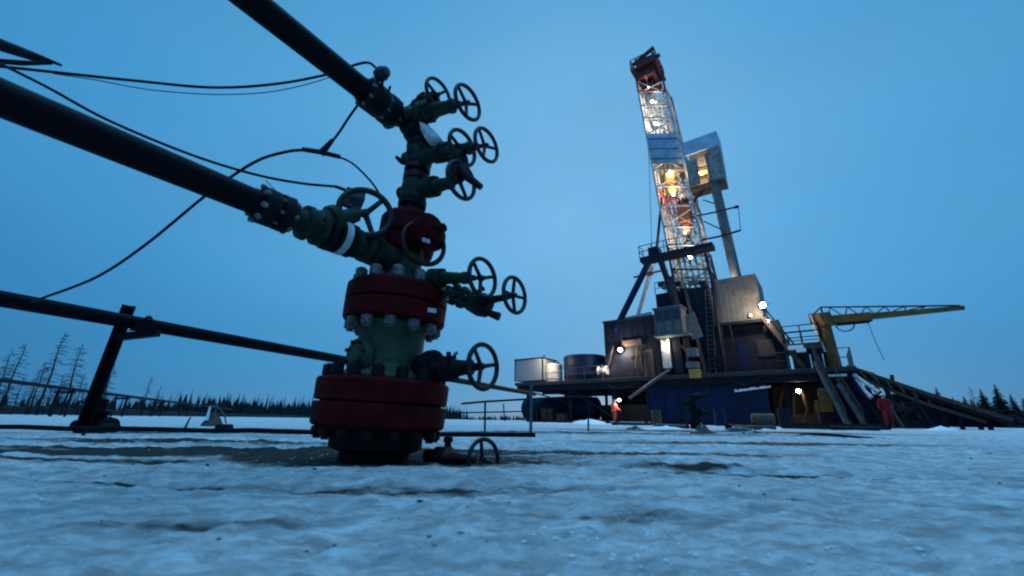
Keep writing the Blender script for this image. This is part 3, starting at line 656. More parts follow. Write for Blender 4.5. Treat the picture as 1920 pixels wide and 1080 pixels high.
for i, (xb, top, d, lab) in enumerate([
    (66, 620, 34, 'tallest bare larch at the left, just left of the leaning post'),
    (112, 642, 36, 'second tall bare larch, its tip right beside the leaning guard post'),
    (-8, 640, 36, 'bare larch at the far left edge, partly outside the photo'),
    (88, 700, 31, 'short bare larch below the two tall ones at the left'),
    (44, 690, 36, 'short twiggy larch low at the left edge of the photo'),
    (140, 716, 40, 'thin bare larch hidden behind the leaning guard post'),
    (-25, 650, 38, 'bare larch beyond the left edge behind the wooden post'),
    (262, 704, 46, 'slanting bare larch standing alone above the pipeline'),
    (285, 722, 50, 'smaller bare larch right of the lone slanting one'),
    (178, 706, 22, 'dark bushy young larch right of the leaning guard post')]):
    tree_px('larch', i + 3, xb, top, d, lab, GL, 1.5 if i in (0, 1, 2, 9) else 1.0)
for i in range(9):
    tree_px('larch', 60 + i, -30 + i * 27 + random.uniform(-8, 8), random.uniform(672, 735), random.uniform(38, 52), 'lower scrubby larch filling in between the tall ones at the left', 'scrubby larches between the tall ones', 1.1)
GD = 'small distant larches along the left treeline'
for i in range(22):
    xb = 318 + i * 12.4 + random.uniform(-4, 4); top = random.choice([728, 738, 742, 748, 752, 744]) + random.uniform(-3, 3)
    tree_px('larch', 30 + i, xb, top, 75 + random.uniform(-8, 15), 'small spindly larch in the distant row between pipeline and wellhead', GD, .7)
GRt = 'dark trees at the right edge behind the catwalk'
for i, (xb, top, d, kind, lab) in enumerate([
    (1772, 722, 60, 'spruce', 'leftmost dark spruce rising behind the sloping catwalk'),
    (1798, 740, 62, 'spruce', 'small spruce just right of the leftmost one behind the catwalk'),
    (1838, 722, 58, 'larch', 'thin bare tree standing above the low end of the catwalk'),
    (1856, 726, 52, 'spruce', 'broad dark spruce at the right edge of the photo'),
    (1886, 716, 55, 'spruce', 'spruce past the right edge, beyond the broad dark one'),
    (1910, 735, 58, 'spruce', 'outermost spruce at the right, smallest of the last two'),
    (1818, 748, 64, 'spruce', 'shortest dark spruce behind the end of the catwalk')]):
    tree_px(kind, 80 + i, xb, top, d, lab, GRt)
rnd = random.Random(11)
for i in range(20):
    xb = 1738 + i * 10.5 + rnd.uniform(-4, 4); tree_px('spruce', 120 + i, xb, rnd.uniform(733, 757), rnd.uniform(66, 95), 'low dark spruce in the row of small trees behind the ramp', 'low spruces behind the ramp')
# far-off wood: one mass
mb = MB(); rnd = random.Random(5)
for i in range(3600):
    th = rnd.uniform(-62, 62); dist = rnd.uniform(150, 210); x = dist * math.tan(R_(th)) if abs(th) < 45 else dist * math.copysign(1, th) * (1 + (abs(th) - 45) / 10); y = dist
    k = 1.55 if x < -20 else (.55 if x < 120 else 1.1)
    spike = rnd.random() < .45; h = rnd.uniform(1.6, 4.6) * k * (1.35 if spike else 1) * (1 + .5 * noise.noise(V((x * .03, 0, 0)))); wd = h * (rnd.uniform(.03, .06) if spike else rnd.uniform(.12, .3)); z0 = gz(x, y) - .3
    ry = rnd.uniform(0, 3); n = 5
    vs = [(x + wd * math.cos(ry + 6.283 * q / n), y + wd * math.sin(ry + 6.283 * q / n), z0 + h * .12 * (q % 2)) for q in range(n)] + [(x + rnd.uniform(-.1, .1), y, z0 + h)]
    mb.add(vs, [(q, (q + 1) % n, n) for q in range(n)])
tag(mb.build('distant_forest', M_needle), 'low dark wood along the horizon', 'forest', kind='stuff')
# pipeline on supports at the left
pa = D(160, 733, 26); pe = D(436, 768, 62)
pl = empty('pipeline', V((pa.x, pa.y, 0)), 'raised dark pipeline on short supports crossing the snow at left', 'pipeline')
MB().tube([pa + (pa - pe) * .5, pa, pa.lerp(pe, .5), pe], .10, 10).build('pipe_run', M_deep, pl)
for i in range(9):
    q = (pa + (pa - pe) * .4).lerp(pe, i / 8); m_ = MB(); m_.beam(V((q.x - .4, q.y, 0)), V((q.x - .4, q.y, q.z)), .09, .09); m_.beam(V((q.x + .4, q.y, 0)), V((q.x + .4, q.y, q.z)), .09, .09); m_.beam(V((q.x - .55, q.y, q.z - .2)), V((q.x + .55, q.y, q.z - .2)), .14, .14)
    m_.build('support', M_deep, pl)
# low earth bank below the pipeline
mb = MB(); n = 60; vs = []
for i in range(n):
    t = i / (n - 1); c = D(-60 + 660 * t, 783, 48 + 14 * t); hh = (1.05 - .75 * t) * (1 + .25 * noise.noise(V((i * .31, 0, 2))))
    vs += [V((c.x, c.y - 2.2, -.2)), V((c.x, c.y - .9, hh * .75)), V((c.x, c.y, hh)), V((c.x, c.y + 3, -.2))]
mb.add(vs, [(i * 4 + k, (i + 1) * 4 + k, (i + 1) * 4 + k + 1, i * 4 + k + 1) for i in range(n - 1) for k in range(3)], True)
tag(mb.build('earth_bank', M_bark), kind='structure')
# heap
q = D(398, 796, 7.6); hp = empty('snow_heap', V((q.x, q.y, gz(q.x, q.y))), 'small dark heap with a snow-white crest behind the low pipe at left', 'heap')
def lump(c, sx, sy, sz, seed, pointy=1.0, n=14, m=9):
    vs = [V(c) + V((0, 0, sz))]; rn = random.Random(seed)
    for j in range(1, m + 1):
        t = j / m
        for i in range(n):
            a = 6.283 * i / n; rr = t ** (1 / pointy); k = 1 + .35 * noise.noise(V((math.cos(a) * 1.3 + seed * 3.1, math.sin(a) * 1.3, t * 2)))
            vs.append(V(c) + V((math.cos(a) * sx * rr * k, math.sin(a) * sy * rr * k, sz * (1 - t ** 1.6) * (.85 + .3 * noise.noise(V((a, t * 3, seed)))) - .02)))
    fs = [(0, 1 + i, 1 + (i + 1) % n) for i in range(n)]
    for j in range(m - 1):
        b0 = 1 + j * n; fs += [(b0 + i, b0 + n + i, b0 + n + (i + 1) % n, b0 + (i + 1) % n) for i in range(n)]
    return MB().add(vs, fs, True)
lump((q.x, q.y, 0), .22, .18, .30, 3, .8).build('heap_body', M_soil, hp)
MB().tube([D(388, 788, 7.5), D(394, 762, 7.5)], [.03, .012], 7).build('snow_crest', M_snowpatch, hp)
MB().tube(spline([D(394, 760, 7.6), D(408, 763, 7.6), D(420, 778, 7.6), D(424, 794, 7.6)], 6), .012, 6).build('bent_wire', M_wire, hp)
for x0, y0, x1, y1, d, lab in ((343, 815, 357, 782, 5.4, 'thin dark stick poking from the snow near the low pipe'), (152, 822, 166, 800, 3.4, 'short stick lying in snow at the foot of the leaning post')):
    tag(MB().tube([D(x0, y0, d), D((x0 + x1) / 2 - 1, (y0 + y1) / 2, d), D(x1, y1, d)], [.016, .012, .008], 6).build('stick', M_twig), lab, 'stick')
cable([D(430, 806, 5.2), D(470, 813, 5.1), D(500, 815, 5.1), D(530, 811, 5.1), D(548, 806, 5.2)], .006, 'thin wire loop hanging under the low pipe at left', M_wire, 'wire', 'wire')

# ================================================================== pipe fence right of the wellhead
fc = empty('pipe_fence', V((D(905, 812, 7).x, 7, 0)), 'thin grey pipe fence with two posts left of the rig', 'fence')
zt = .62
def fr_(x, y, d): return D(x, y, d)
for x, y0, y1, d in ((909, 818, 752, 6.6), (995, 820, 722, 6.4), (1103, 808, 742, 7.6)):
    MB().tube([fr_(x, y0, d), fr_(x + (y0 - y1) * .01, y1, d)], .016 if x != 995 else .022, 8).build('post', M_galv if x == 995 else M_dark, fc)
MB().tube([fr_(866, 757, 6.2), fr_(909, 753, 6.6), fr_(995, 748, 6.9), fr_(1075, 744, 7.3), fr_(1110, 745, 7.6)], .016, 8).build('top_rail', M_dark, fc)
MB().tube([fr_(860, 774, 6.2), fr_(909, 773, 6.6), fr_(995, 771, 6.9)], .010, 8).build('middle_rail', M_dark, fc)
MB().tube([fr_(944, 757, 6.8), fr_(946, 790, 6.8)], .010, 8).build('post', M_dark, fc)

# ================================================================== the drilling rig
rig = empty('drilling_rig', R0, 'tall drilling rig with lit lattice mast, A-frame and dark blue substructure', 'drilling rig', rz=math.atan2(RU.y, RU.x))
def px_box(mb, x0, x1, yt, yb, v0, v1, xm=None):
    """box on the rig whose front face (plane v0) spans these photo columns/rows"""
    xc = (x0 + x1) / 2; u0 = Fp(x0, (yt + yb) / 2, v0)[0]; u1 = Fp(x1, (yt + yb) / 2, v0)[0]; z1 = Fp(xc, yt, v0)[2]; z0 = Fp(xc, yb, v0)[2]
    mb.rbox(u0, u1, v0, v1, z0, z1); return u0, u1, z0, z1
ZD = 3.4; UP0 = V((0, 0, 1))
# deck
dk = MB(); dk.rbox(0, 24.4, 0, 9.5, ZD - .28, ZD); deck = dk.build('deck', M_deck, rig, .03)
mb = MB(); mb.rbox(.1, 24.3, .25, .45, ZD - .75, ZD - .28); mb.rbox(.1, 24.3, 4.5, 4.7, ZD - .8, ZD - .28); mb.rbox(.1, 24.3, 8.9, 9.1, ZD - .8, ZD - .28)
for i in range(13): u = .2 + i * 2.0; mb.rbox(u, u + .16, .46, 8.8, ZD - .62, ZD - .282)
mb.build('deck_beam', M_deep, deck)
# substructure
u0 = Fp(1215, 760, .35)[0]; u1 = Fp(1440, 760, .35)[0]
mb = MB(); mb.rbox(u0, u1, .5, 8.5, .12, ZD - .76)
for i in range(8):
    u = u0 + (u1 - u0) * i / 7 - .06; mb.rbox(u, u + .12, .42, .498, .16, ZD - .78)
mb.rbox(u0 - .02, u1 + .02, .36, .41, .9, .98); mb.rbox(u0 - .2, u1 + .3, .2, 8.7, -.15, .118)
sub = mb.build('substructure', M_navy, rig, .015)
mb = MB(); rn = random.Random(2)
for i in range(16):
    u = Fp(1376, 722, .33)[0] + i * .13; mb.add([L(u, .34, 2.12 + .015 * i), L(u + .135, .34, 2.13 + .015 * i), L(u + .135, .30, 2.2 + rn.uniform(.0, .1) + .015 * i), L(u, .30, 2.2 + rn.uniform(0, .1) + .015 * i), L(u, .41, 2.2 + .015 * i), L(u + .135, .41, 2.2 + .015 * i)], [(0, 1, 2, 3), (3, 2, 5, 4)])
mb.build('frost_line', M_snowpatch, sub)
# legs and rear wall under the left overhang
mb = MB(); mb.rbox(u0 - 5.5, u0 - .1, 6.6, 6.8, .2, ZD - .83); mb.rbox(6.8, u0 - .3, 3.4, 6.0, .15, 1.5); mb.build('underdeck_wall', M_deep, rig)
for uu, vv in ((.9, .6), (.9, 8), (5.2, .7), (5.2, 8), (9.0, 1.2), (9.0, 8)):
    m_ = MB(); m_.rbox(uu, uu + .22, vv, vv + .22, -.1, ZD - .64); m_.build('deck_leg', M_deep, rig)
mb = MB()
for a_, b_ in (((1.0, .7, ZD - .7), (5.2, .8, 1.6)), ((5.3, .8, ZD - .7), (9.0, 1.2, .4))): mb.beam(L(*a_), L(*b_), .1, .1)
mb.build('under_brace', M_deep, rig)
# right part of the substructure: recess and blue wall
mb = MB(); ua = Fp(1440, 760, .4)[0]; ub = Fp(1542, 745, .4)[0]; uc = Fp(1612, 745, .4)[0]
mb.rbox(ua + .05, ub, 3.2, 8.4, .1, ZD - .77); mb.build('recess_wall', M_rusty, rig)
mb = MB(); mb.hexa([L(ub, .5, 0), L(uc + 1.2, .5, 0), L(uc + 1.2, 8.4, 0), L(ub, 8.4, 0), L(ub, .5, ZD - .30), L(uc - .2, .5, ZD - .30), L(uc - .2, 8.4, ZD - .30), L(ub, 8.4, ZD - .30)]); mb.build('end_wall', M_navy, rig)
mb = MB(); ue = Fp(1553, 702, .2)[0]; uf = Fp(1587, 700, .2)[0]; mb.rbox(ue, uf, .1, .46, 2.86, 2.98); mb.build('snow_ledge', M_snowpatch, rig)
# things in the recess: pump, pipes
mb = MB()
for i in range(5):
    u = ua + .4 + i * .75; mb.tube([L(u, 2.0 - .2 * i % 1, .1), L(u + .15, 2.0, 1.6), L(u + .5, 2.3, 2.5)], .09, 8)
mb.rbox(ua + .3, ub - .4, 1.6, 2.8, .1, .75); mb.tube([L(ua + 1.6, 1.2, .1), L(ua + 2.0, 1.3, 1.0), L(ua + 1.9, 1.4, 2.2)], .1, 8); mb.lathe(L(ua + 2.6, 1.7, .1), V((0, 0, 1)), [(0, .35), (1.1, .35), (1.3, .2), (1.5, .2)], 14); mb.build('manifold', M_rusty, rig)
# pump house with lit wall (left block)
mb = MB(); a0 = px_box(mb, 1134, 1240, 598, 712, .8, 6)
mb.rbox(a0[0] - .08, a0[1] + .08, .72, 6.1, a0[3] - .02, a0[3] + .12)
hs = mb.build('pump_house', M_deep, rig, .02)
mb = MB()
for i in range(9): u = a0[0] + .25 + i * (a0[1] - a0[0] - .4) / 8; mb.rbox(u, u + .04, .78, .797, ZD + .1, a0[3] - .1)
mb.build('wall_rib', M_deep, hs)
mb = MB(); b0 = px_box(mb, 1166, 1202, 637, 648, .62, .78); mb.build('wall_sign', M_rusty, hs)
mb = MB(); mb.tube([FW(1195, 654, .6), FW(1192, 690, .6)], .06, 8); mb.tube([FW(1178, 668, .6), FW(1200, 660, .6), FW(1205, 700, .6)], .05, 8); mb.tube([FW(1140, 690, .5), FW(1150, 648, .5)], .05, 8); mb.build('wall_pipe', M_rusty, hs)
# white lit ledge on the roof behind
mb = MB(); mb.beam(FW(1166, 600, 3), FW(1222, 588, 3), .25, .3); mb.build('roof_duct', M_pale, hs)
# driller's cabin
mb = MB(); c0_ = px_box(mb, 1227, 1279, 577, 626, -.5, 2.0)
mb.rbox(c0_[0] - .1, c0_[1] + .1, -.6, 2.1, c0_[3], c0_[3] + .1); mb.rbox(c0_[0] - .12, c0_[1] + .35, -.62, 2.1, c0_[2] - .14, c0_[2])
cb_ = mb.build('driller_cabin', M_cabin, rig, .02)
mb = MB()
for i in range(4):
    u = c0_[0] + .08 + (c0_[1] - c0_[0] - .16) * i / 3; mb.rbox(u - .04, u + .04, -.56, -.503, c0_[2] + .05, c0_[3] - .04)
for z in (.05, .52, .96): zz = c0_[2] + (c0_[3] - c0_[2]) * z; mb.rbox(c0_[0], c0_[1], -.60, -.562, zz - .05, zz)
mb.build('window_frame', M_galv, cb_)
for i in range(3):
    ua_ = c0_[0] + .13 + (c0_[1] - c0_[0] - .16) * i / 3; ub_ = ua_ + (c0_[1] - c0_[0] - .16) / 3 - .1; zz = c0_[2] + (c0_[3] - c0_[2]) * .53
    m_ = MB(); m_.rbox(ua_, ub_, -.53, -.502, zz, c0_[3] - .2); m_.build('pane', M_box, cb_)
# drawworks house, wind wall, lower enclosure
mb = MB(); e0 = px_box(mb, 1236, 1342, 542, 705, 1.6, 5.5)
for i in range(5): u = e0[0] + .3 + i * .9; mb.rbox(u, u + .08, 1.53, 1.597, ZD, e0[3] - .1)
dh = mb.build('drawworks_house', M_deep, rig, .02)
mb = MB(); f0 = px_box(mb, 1344, 1425, 520, 603, 1.0, 1.12); mb.rbox(f0[1] - .12, f0[1], 1.123, 4.8, f0[2], f0[3]); mb.rbox(f0[0], f0[1] - .123, 1.123, 4.8, f0[2], f0[2] + .12)
mb.rbox(f0[0], f0[1], .94, .997, f0[3] - .12, f0[3] + .06); ww = mb.build('wind_wall', M_grey, rig, .02)
mb = MB()
for i in range(8): u = f0[0] + .15 + i * (f0[1] - f0[0] - .3) / 7; mb.rbox(u, u + .03, .985, .997, f0[2] + .1, f0[3] - .14)
mb.build('wall_rib', M_grey, ww)
mb = MB(); mb.rbox(Fp(1404, 591, .9)[0], Fp(1410, 591, .9)[0], .85, .95, Fp(1407, 594, .9)[2], Fp(1407, 588, .9)[2]); mb.build('wall_fitting', M_white, ww)
mb = MB(); g0 = px_box(mb, 1344, 1470, 605, 700, 1.6, 6.0); mb.build('floor_enclosure', M_deep, rig)
mb = MB(); mb.beam(L(f0[0] - .1, .9, ZD), L(f0[0] - .1, .9, f0[3] + .2), .22, .22); mb.beam(L(f0[1] - .1, .9, f0[2] - .1), L(f0[0], .9, f0[2] - .1), .2, .2); mb.build('corner_column', M_deep, rig)
# blue inclined legs in front
for x0, y0, x1, y1, v0, v1, wd in ((1255, 520, 1300, 705, .9, .3, .5), (1283, 545, 1322, 705, 1.2, .9, .36)):
    m_ = MB(); m_.beam(FW(x0, y0, v0), FW(x1, y1, v1), wd, wd * .8); m_.build('substructure_leg', M_deep, rig, .02)
m_ = MB(); m_.beam(FW(1291, 588, .6), FW(1308, 634, .6), .8, .1, RV); m_.build('lit_panel', M_cabin, rig)
m_ = MB(); m_.tube([FW(1180, 747, -.3), FW(1215, 722, -.3), FW(1256, 693, -.3)], .11, 10); m_.build('mud_chute', M_galv, rig)
# grey boxes and yellow buckets by the cabin
m_ = MB(); px_box(m_, 1288, 1306, 652, 668, -.2, .5); px_box(m_, 1286, 1308, 678, 690, -.2, .5); m_.build('control_box', M_cabin, rig, .02)
m_ = MB(); px_box(m_, 1292, 1312, 692, 708, -.3, .4); m_.build('tool_box', M_yellow, rig, .02)
m_ = MB(); m_.beam(FW(1279, 648, .2), FW(1291, 662, .2), .25, .2); m_.build('hose_bracket', M_rusty, rig)
# white lit service closet under the cabin
m_ = MB(); h0 = px_box(m_, 1241, 1257, 636, 690, .2, .7); m_.build('lit_locker', M_white, rig)
m_ = MB(); px_box(m_, 1263, 1278, 632, 700, .2, 1.2); m_.build('locker_jamb', M_deep, rig)
# deck railings
mb = MB(); mb.rail([L(*(Fp(1345, 699, .1)[0:1] + (.1, ZD))), L(Fp(1482, 690, .1)[0], .1, ZD)], 1.05, .028, 1, 1.4); mb.build('deck_railing', M_deep, rig)
mb = MB(); mb.rail([L(Fp(1575, 688, .1)[0], .2, ZD), L(24.3, .2, ZD), L(24.3, 4.0, ZD)], 1.1, .03, 1, 1.1); mb.build('deck_railing', M_galv, rig)
# service platform at the right end of the drill floor
mb = MB(); k0 = px_box(mb, 1470, 1542, 643, 655, .4, 3.0); sp_ = mb.build('service_platform', M_deck, rig)
mb = MB(); mb.rail([L(k0[0], .45, k0[3]), L(k0[1], .45, k0[3]), L(k0[1], 2.9, k0[3])], 1.15, .035, 2, .8); mb.rail([L(k0[0], 2.9, k0[3]), L(k0[1], 2.9, k0[3])], 1.15, .03, 1, .9); mb.build('platform_railing', M_deep, sp_)
mb = MB(); mb.rbox(k0[0] + .3, k0[0] + 1.2, .5, 2.4, ZD, k0[2] - .02); mb.rbox(k0[1] - .7, k0[1] - .1, .6, 2.4, ZD, k0[2] - .02); mb.build('platform_base', M_deep, sp_)
m_ = MB(); m_.box(FW(1492, 652, .2), .8, .5, .22, (RU, RV, V((0, 0, 1)))); m_.box(FW(1502, 657, .2), .5, .45, .2, (RU, RV, V((0, 0, 1)))); m_.build('snow_cap', M_snowpatch, sp_)
# inclined truss from the wind wall to the platform (stair to the drill floor)
mb = MB(); A_ = FW(1432, 596, .7); B_ = FW(1508, 690, .4)
for off in (0, 1.1):
    o_ = RV * off; mb.beam(A_ + o_, B_ + o_, .1, .28)
for i in range(1, 14): c = A_.lerp(B_, i / 14); mb.beam(c, c + RV * 1.1, .22, .04)
st = mb.build('floor_stair', M_rusty, rig)
mb = MB(); mb.rail([A_, B_], 1.0, .03, 1, 1.2); mb.rail([A_ + RV * 1.1, B_ + RV * 1.1], 1.0, .03, 1, 1.2); mb.build('stair_railing', M_deep, st)

# ---- A-frame
AF = 2.0
mb = MB(); ap = FW(1228, 468, AF)
mb.tube([FW(1152, 622, .9), ap], .27, 12); mb.build('frame_leg', M_navy, rig)
mb = MB(); mb.tube([FW(1282, 610, 1.0), FW(1232, 468, AF)], .26, 12); mb.build('frame_leg', M_deep, rig)
mb = MB(); mb.tube([FW(1194, 598, 6.0), FW(1232, 468, 5.2)], .18, 10); mb.build('frame_leg', M_pale, rig)
mb = MB(); mb.tube([FW(1258, 560, 6.0), FW(1236, 468, 5.2)], .2, 10); mb.build('frame_leg', M_deep, rig)
mb = MB(); mb.tube([FW(1188, 520, 1.6), FW(1246, 506, 1.8)], .09, 8); mb.lathe(FW(1218, 513, 1.6), RU, [(-.25, .2), (.25, .2)], 12); mb.build('cross_brace', M_rigred, rig)
mb = MB(); pz = Fp(1260, 473, 2)[2]; pu0 = Fp(1198, 473, 1.6)[0]; pu1 = Fp(1336, 462, 1.6)[0]
mb.rbox(pu0, pu1, 1.6, 2.7, pz - .40, pz); pf = mb.build('mast_platform', M_deep, rig)
mb = MB(); mb.rail([L(pu0, 2.65, pz), L(pu0, 1.65, pz), L(Fp(1270, 468, 1.6)[0], 1.65, pz)], 1.05, .035, 1, 1.0); mb.build('platform_railing', M_deep, pf)
mb = MB(); mb.rbox(Fp(1215, 465, 1.8)[0], Fp(1233, 465, 1.8)[0], 1.7, 3, pz + .003, pz + .75); mb.build('winch_housing', M_deep, pf)
mb = MB(); mb.tube([FW(1232, 462, 2.5), FW(1236, 420, 3), FW(1241, 372, 3.2)], .12, 8); mb.build('mast_stay', M_deep, rig)
mb = MB(); mb.tube([FW(1222, 462, 4), FW(1215, 250, 5), FW(1212, 220, 5)], .03, 5); mb.build('guy_line', M_wire, rig)

# ---- mast
MV0, MDEP = 3.0, 2.6
def ml(y, side):                       # photo column of the mast's left/right edge at row y
    x0, x1 = ((1266, 1193) if side < 0 else (1338, 1243)); return x0 + (x1 - x0) * (540 - y) / (540 - 150)
def mc(y, side, back):                 # corner point; back legs share u, z of the front ones
    u, v, z = Fp(ml(y, side), y, MV0); return L(u, MV0 + (MDEP if back else 0), z)
rows = [545, 505, 462, 425, 388, 352, 318, 284, 252, 224, 198, 174, 152]
def mast_section(r0, r1, mleg, mbr, leg=.17, br=.075):
    bb = MB(); mb = MB()
    for r in range(r0, r1):
        for q in range(4):
            ca, cb = ((-1, 0), (1, 0), (1, 1), (-1, 1))[q], ((1, 0), (1, 1), (-1, 1), (-1, 0))[q]
            mb.beam(mc(rows[r] if r > r0 else rows[r] - 3, *ca), mc(rows[r] if r > r0 else rows[r] - 3, *cb), .12, .12)
    o = mb.build('mast_section', mleg, rig)
    for sd_ in (-1, 1):
        for bk in (0, 1): MB().beam(mc(rows[r0], sd_, bk), mc(rows[r1], sd_, bk), leg, leg, RV).build('mast_leg', mleg, o)
    for r in range(r0, r1):
        A = {(s, b): mc(rows[r], s, b) for s in (-1, 1) for b in (0, 1)}; B = {(s, b): mc(rows[r + 1], s, b) for s in (-1, 1) for b in (0, 1)}
        for (k1, k2) in (((-1, 0), (-1, 1)), ((1, 0), (1, 1)), ((-1, 1), (1, 1))):
            bb.beam(A[k1], B[k2], br, br); bb.beam(A[k2], B[k1], br, br); bb.beam(B[k1], B[k2], br, br)
            mid_ = (A[k1] + B[k1]) / 2; bb.beam(mid_, (A[k2] + B[k2]) / 2, br * .8, br * .8)
        bb.beam(A[(-1, 0)], B[(1, 0)], br, br); bb.beam(B[(-1, 0)], A[(1, 0)], br * .8, br * .8)
        for f_ in (.12, .26, .42, .58, .74, .88):      # standpipes, cable trays and guide rails inside the mast
            bb.beam(A[(-1, 1)].lerp(A[(1, 1)], f_) - RV * .35, B[(-1, 1)].lerp(B[(1, 1)], f_) - RV * (.3 + .5 * (f_ * 7 % 1)), .19, .12)
        for f_ in (.33, .66): bb.beam(A[(-1, 1)].lerp(A[(-1, 0)], f_) + RU * .15, B[(-1, 1)].lerp(B[(-1, 0)], f_) + RU * .15, .10, .10); bb.beam(A[(1, 1)].lerp(A[(1, 0)], f_) - RU * .15, B[(1, 1)].lerp(B[(1, 0)], f_) - RU * .15, .10, .10)
    bb.build('lattice_bracing', mbr, o); return o
mast_section(0, 2, M_deep, M_galv); mast_section(2, 4, M_white, M_white); mast_section(4, 5, M_white, M_rigred); mast_section(5, 7, M_white, M_white)
mast_section(7, 9, M_white, M_white); mast_section(9, 11, M_white, M_white); mast_section(11, 12, M_rigred, M_white)
# blue wind tarpaulin round the mast
mb = MB(); n = 9
for sd_, bk0, bk1 in ((-1, 0, 1), (1, 0, 1)):
    pass
fr0 = [mc(252, -1, 0), mc(252, 1, 0), mc(252, 1, 1), mc(252, -1, 1)]; fr1 = [mc(308, -1, 0), mc(308, 1, 0), mc(308, 1, 1), mc(308, -1, 1)]
cen0 = sum(fr0, V()) / 4; cen1 = sum(fr1, V()) / 4
rings = []
for j in range(7):
    t = j / 6; rg = []
    cs = [a_.lerp(b_, t) for a_, b_ in zip(fr0, fr1)]; cc = cen0.lerp(cen1, t)
    for q in range(4):
        for i in range(6):
            p = cs[q].lerp(cs[(q + 1) % 4], i / 6); d = (p - cc); d.z = 0
            rg.append(p + d.normalized() * (.07 + .06 * noise.noise(V((q * 3 + i * .7, j * .8, 1)))))
    rings.append(rg)
vs = [p for rg in rings for p in rg]; n = 24
mb.add(vs, [(j * n + i, j * n + (i + 1) % n, (j + 1) * n + (i + 1) % n, (j + 1) * n + i) for j in range(6) for i in range(n)], True)
tp = mb.build('mast_tarpaulin', M_tarp, rig); sm_ = tp.modifiers.new('thick', 'SOLIDIFY'); sm_.thickness = .02
mb = MB()
for j in (1, 3, 5): 
    rg = [p + (p - (cen0.lerp(cen1, j / 6))) * .015 for p in rings[j]]
    for q in range(24): mb.beam(rg[q], rg[(q + 1) % 24], .05, .05)
mb.build('strap', M_deep, tp)
# crown
mb = MB(); cr0 = px_box(mb, 1192, 1225, 108, 142, MV0 - .2, MV0 + MDEP); crown = mb.build('crown_block', M_crown, rig, .03)
mb = MB(); tz = cr0[3]; mb.rbox(cr0[0] - .5, cr0[1] + .4, MV0 - .5, MV0 + MDEP + .3, tz - 1.1, tz - .95); mb.build('crown_platform', M_crown, crown)
mb = MB(); mb.rail([L(cr0[0] - .45, MV0 + 2.6, tz - .95), L(cr0[0] - .45, MV0 - .45, tz - .95), L(cr0[1] + .3, MV0 - .45, tz - .95), L(cr0[1] + .3, MV0 + 2.6, tz - .95)], 1.2, .05, 1, .8); mb.build('crown_railing', M_crown, crown)
mb = MB()
mb.beam(L(cr0[0] - .4, MV0 + .1, tz + .1), L(cr0[1] + .2, MV0 + .1, tz + 1.0), .3, .26); mb.beam(L(cr0[0] - .4, MV0 + 1.4, tz + .2), L(cr0[1] + .4, MV0 + 1.4, tz + 1.1), .3, .26)
for uu in (cr0[0] - .1, (cr0[0] + cr0[1]) / 2, cr0[1] - .1): mb.rbox(uu, uu + .12, MV0, MV0 + 1.5, tz, tz + .75)
mb.build('crown_beam', M_crown, crown)
mb = MB()
for i in range(4): mb.lathe(L((cr0[0] + cr0[1]) / 2 - .6 + i * .3, MV0 + .8, cr0[2] - .1), RU, [(0, .62), (.05, .62), (.06, .55), (.12, .55), (.13, .62), (.18, .62)], 20)
mb.build('sheave', M_dark, crown)
mb = MB(); pA = FW(1229, 120, MV0 - .3); pB = FW(1245, 180, MV0 - .3); mb.tube([FW(1226, 106, MV0 - .3), FW(1233, 125, MV0 - .3), FW(1246, 158, MV0 - .3), FW(1243, 178, MV0 - .3)], .06, 6); mb.build('crown_ladder', M_crown, rig)
# inner ladder and drilling lines
mb = MB()
for dx in (-.25, -.1, .1, .25): mb.tube([L((cr0[0] + cr0[1]) / 2 + dx, MV0 + .9, cr0[2]), FW(1283 + dx * 12, 385, MV0 + .9)], .022, 5)
mb.build('drilling_line', M_galv, rig)
mb = MB(); q0_, q1_ = mc(540, 1, 1), mc(160, 1, 1); off = -RU * .3 - RV * .4
mb.tube([q0_ + off, q1_ + off], .04, 5); mb.tube([q0_ + off * 2.2, q1_ + off * 2.2], .04, 5)
for i in range(70): c = q0_.lerp(q1_, i / 70); mb.tube([c + off, c + off * 2.2], .025, 4)
mb.build('mast_ladder', M_galv, rig)
# fingerboard cabin
RVc = 1.8
u0_, _, z1_ = Fp(1280, 262, RVc); u1_ = Fp(1352, 300, RVc)[0]; z0_ = Fp(1316, 348, RVc)[2]; z1_ = Fp(1316, 256, RVc)[2]; zm = Fp(1316, 283, RVc)[2]
mb = MB(); mb.rbox(u0_, u1_, RVc, 3.6, z0_, z0_ + .12); rp = mb.build('racking_platform', M_rusty, rig)
mb = MB(); mb.rbox(u0_, u1_, 3.5, 3.6, z0_ + .152, z1_ - .1); mb.build('back_panel', M_panel, rp)
mb = MB(); mb.rbox(u1_ - .1, u1_, RVc, 3.497, z0_ + .152, zm - .05); mb.build('side_panel', M_panel, rp)
mb = MB(); mb.rbox(u0_ - .02, u1_ + .02, RVc - .08, RVc, zm, z1_); mb.rbox(u1_ - .06, u1_ + .02, RVc + .003, 3.6, zm, z1_); mb.build('wind_screen', M_screen, rp)
mb = MB(); mb.rbox(u0_, u0_ + .9, RVc - .05, RVc + .02, z0_ + .152, zm - .5); mb.rbox(u1_ - .9, u1_ - .1, RVc - .05, RVc + .02, z0_ + .152, zm - .06); mb.build('front_panel', M_panel, rp)
mb = MB(); 
for i in range(4): v_ = RVc + .4 + i * .38; mb.beam(L(u0_ + .3, v_, z0_ + 1.9), L(u1_ - .4, v_, z0_ + 1.9), .1, .12)
mb.build('finger', M_yellow, rp)
mb = MB(); mb.beam(FW(1326, 350, 2.5), FW(1300, 378, 3.0), .12, .12); mb.beam(FW(1326, 350, 3.4), FW(1300, 378, 3.6), .12, .12); mb.build('platform_strut', M_deep, rp)
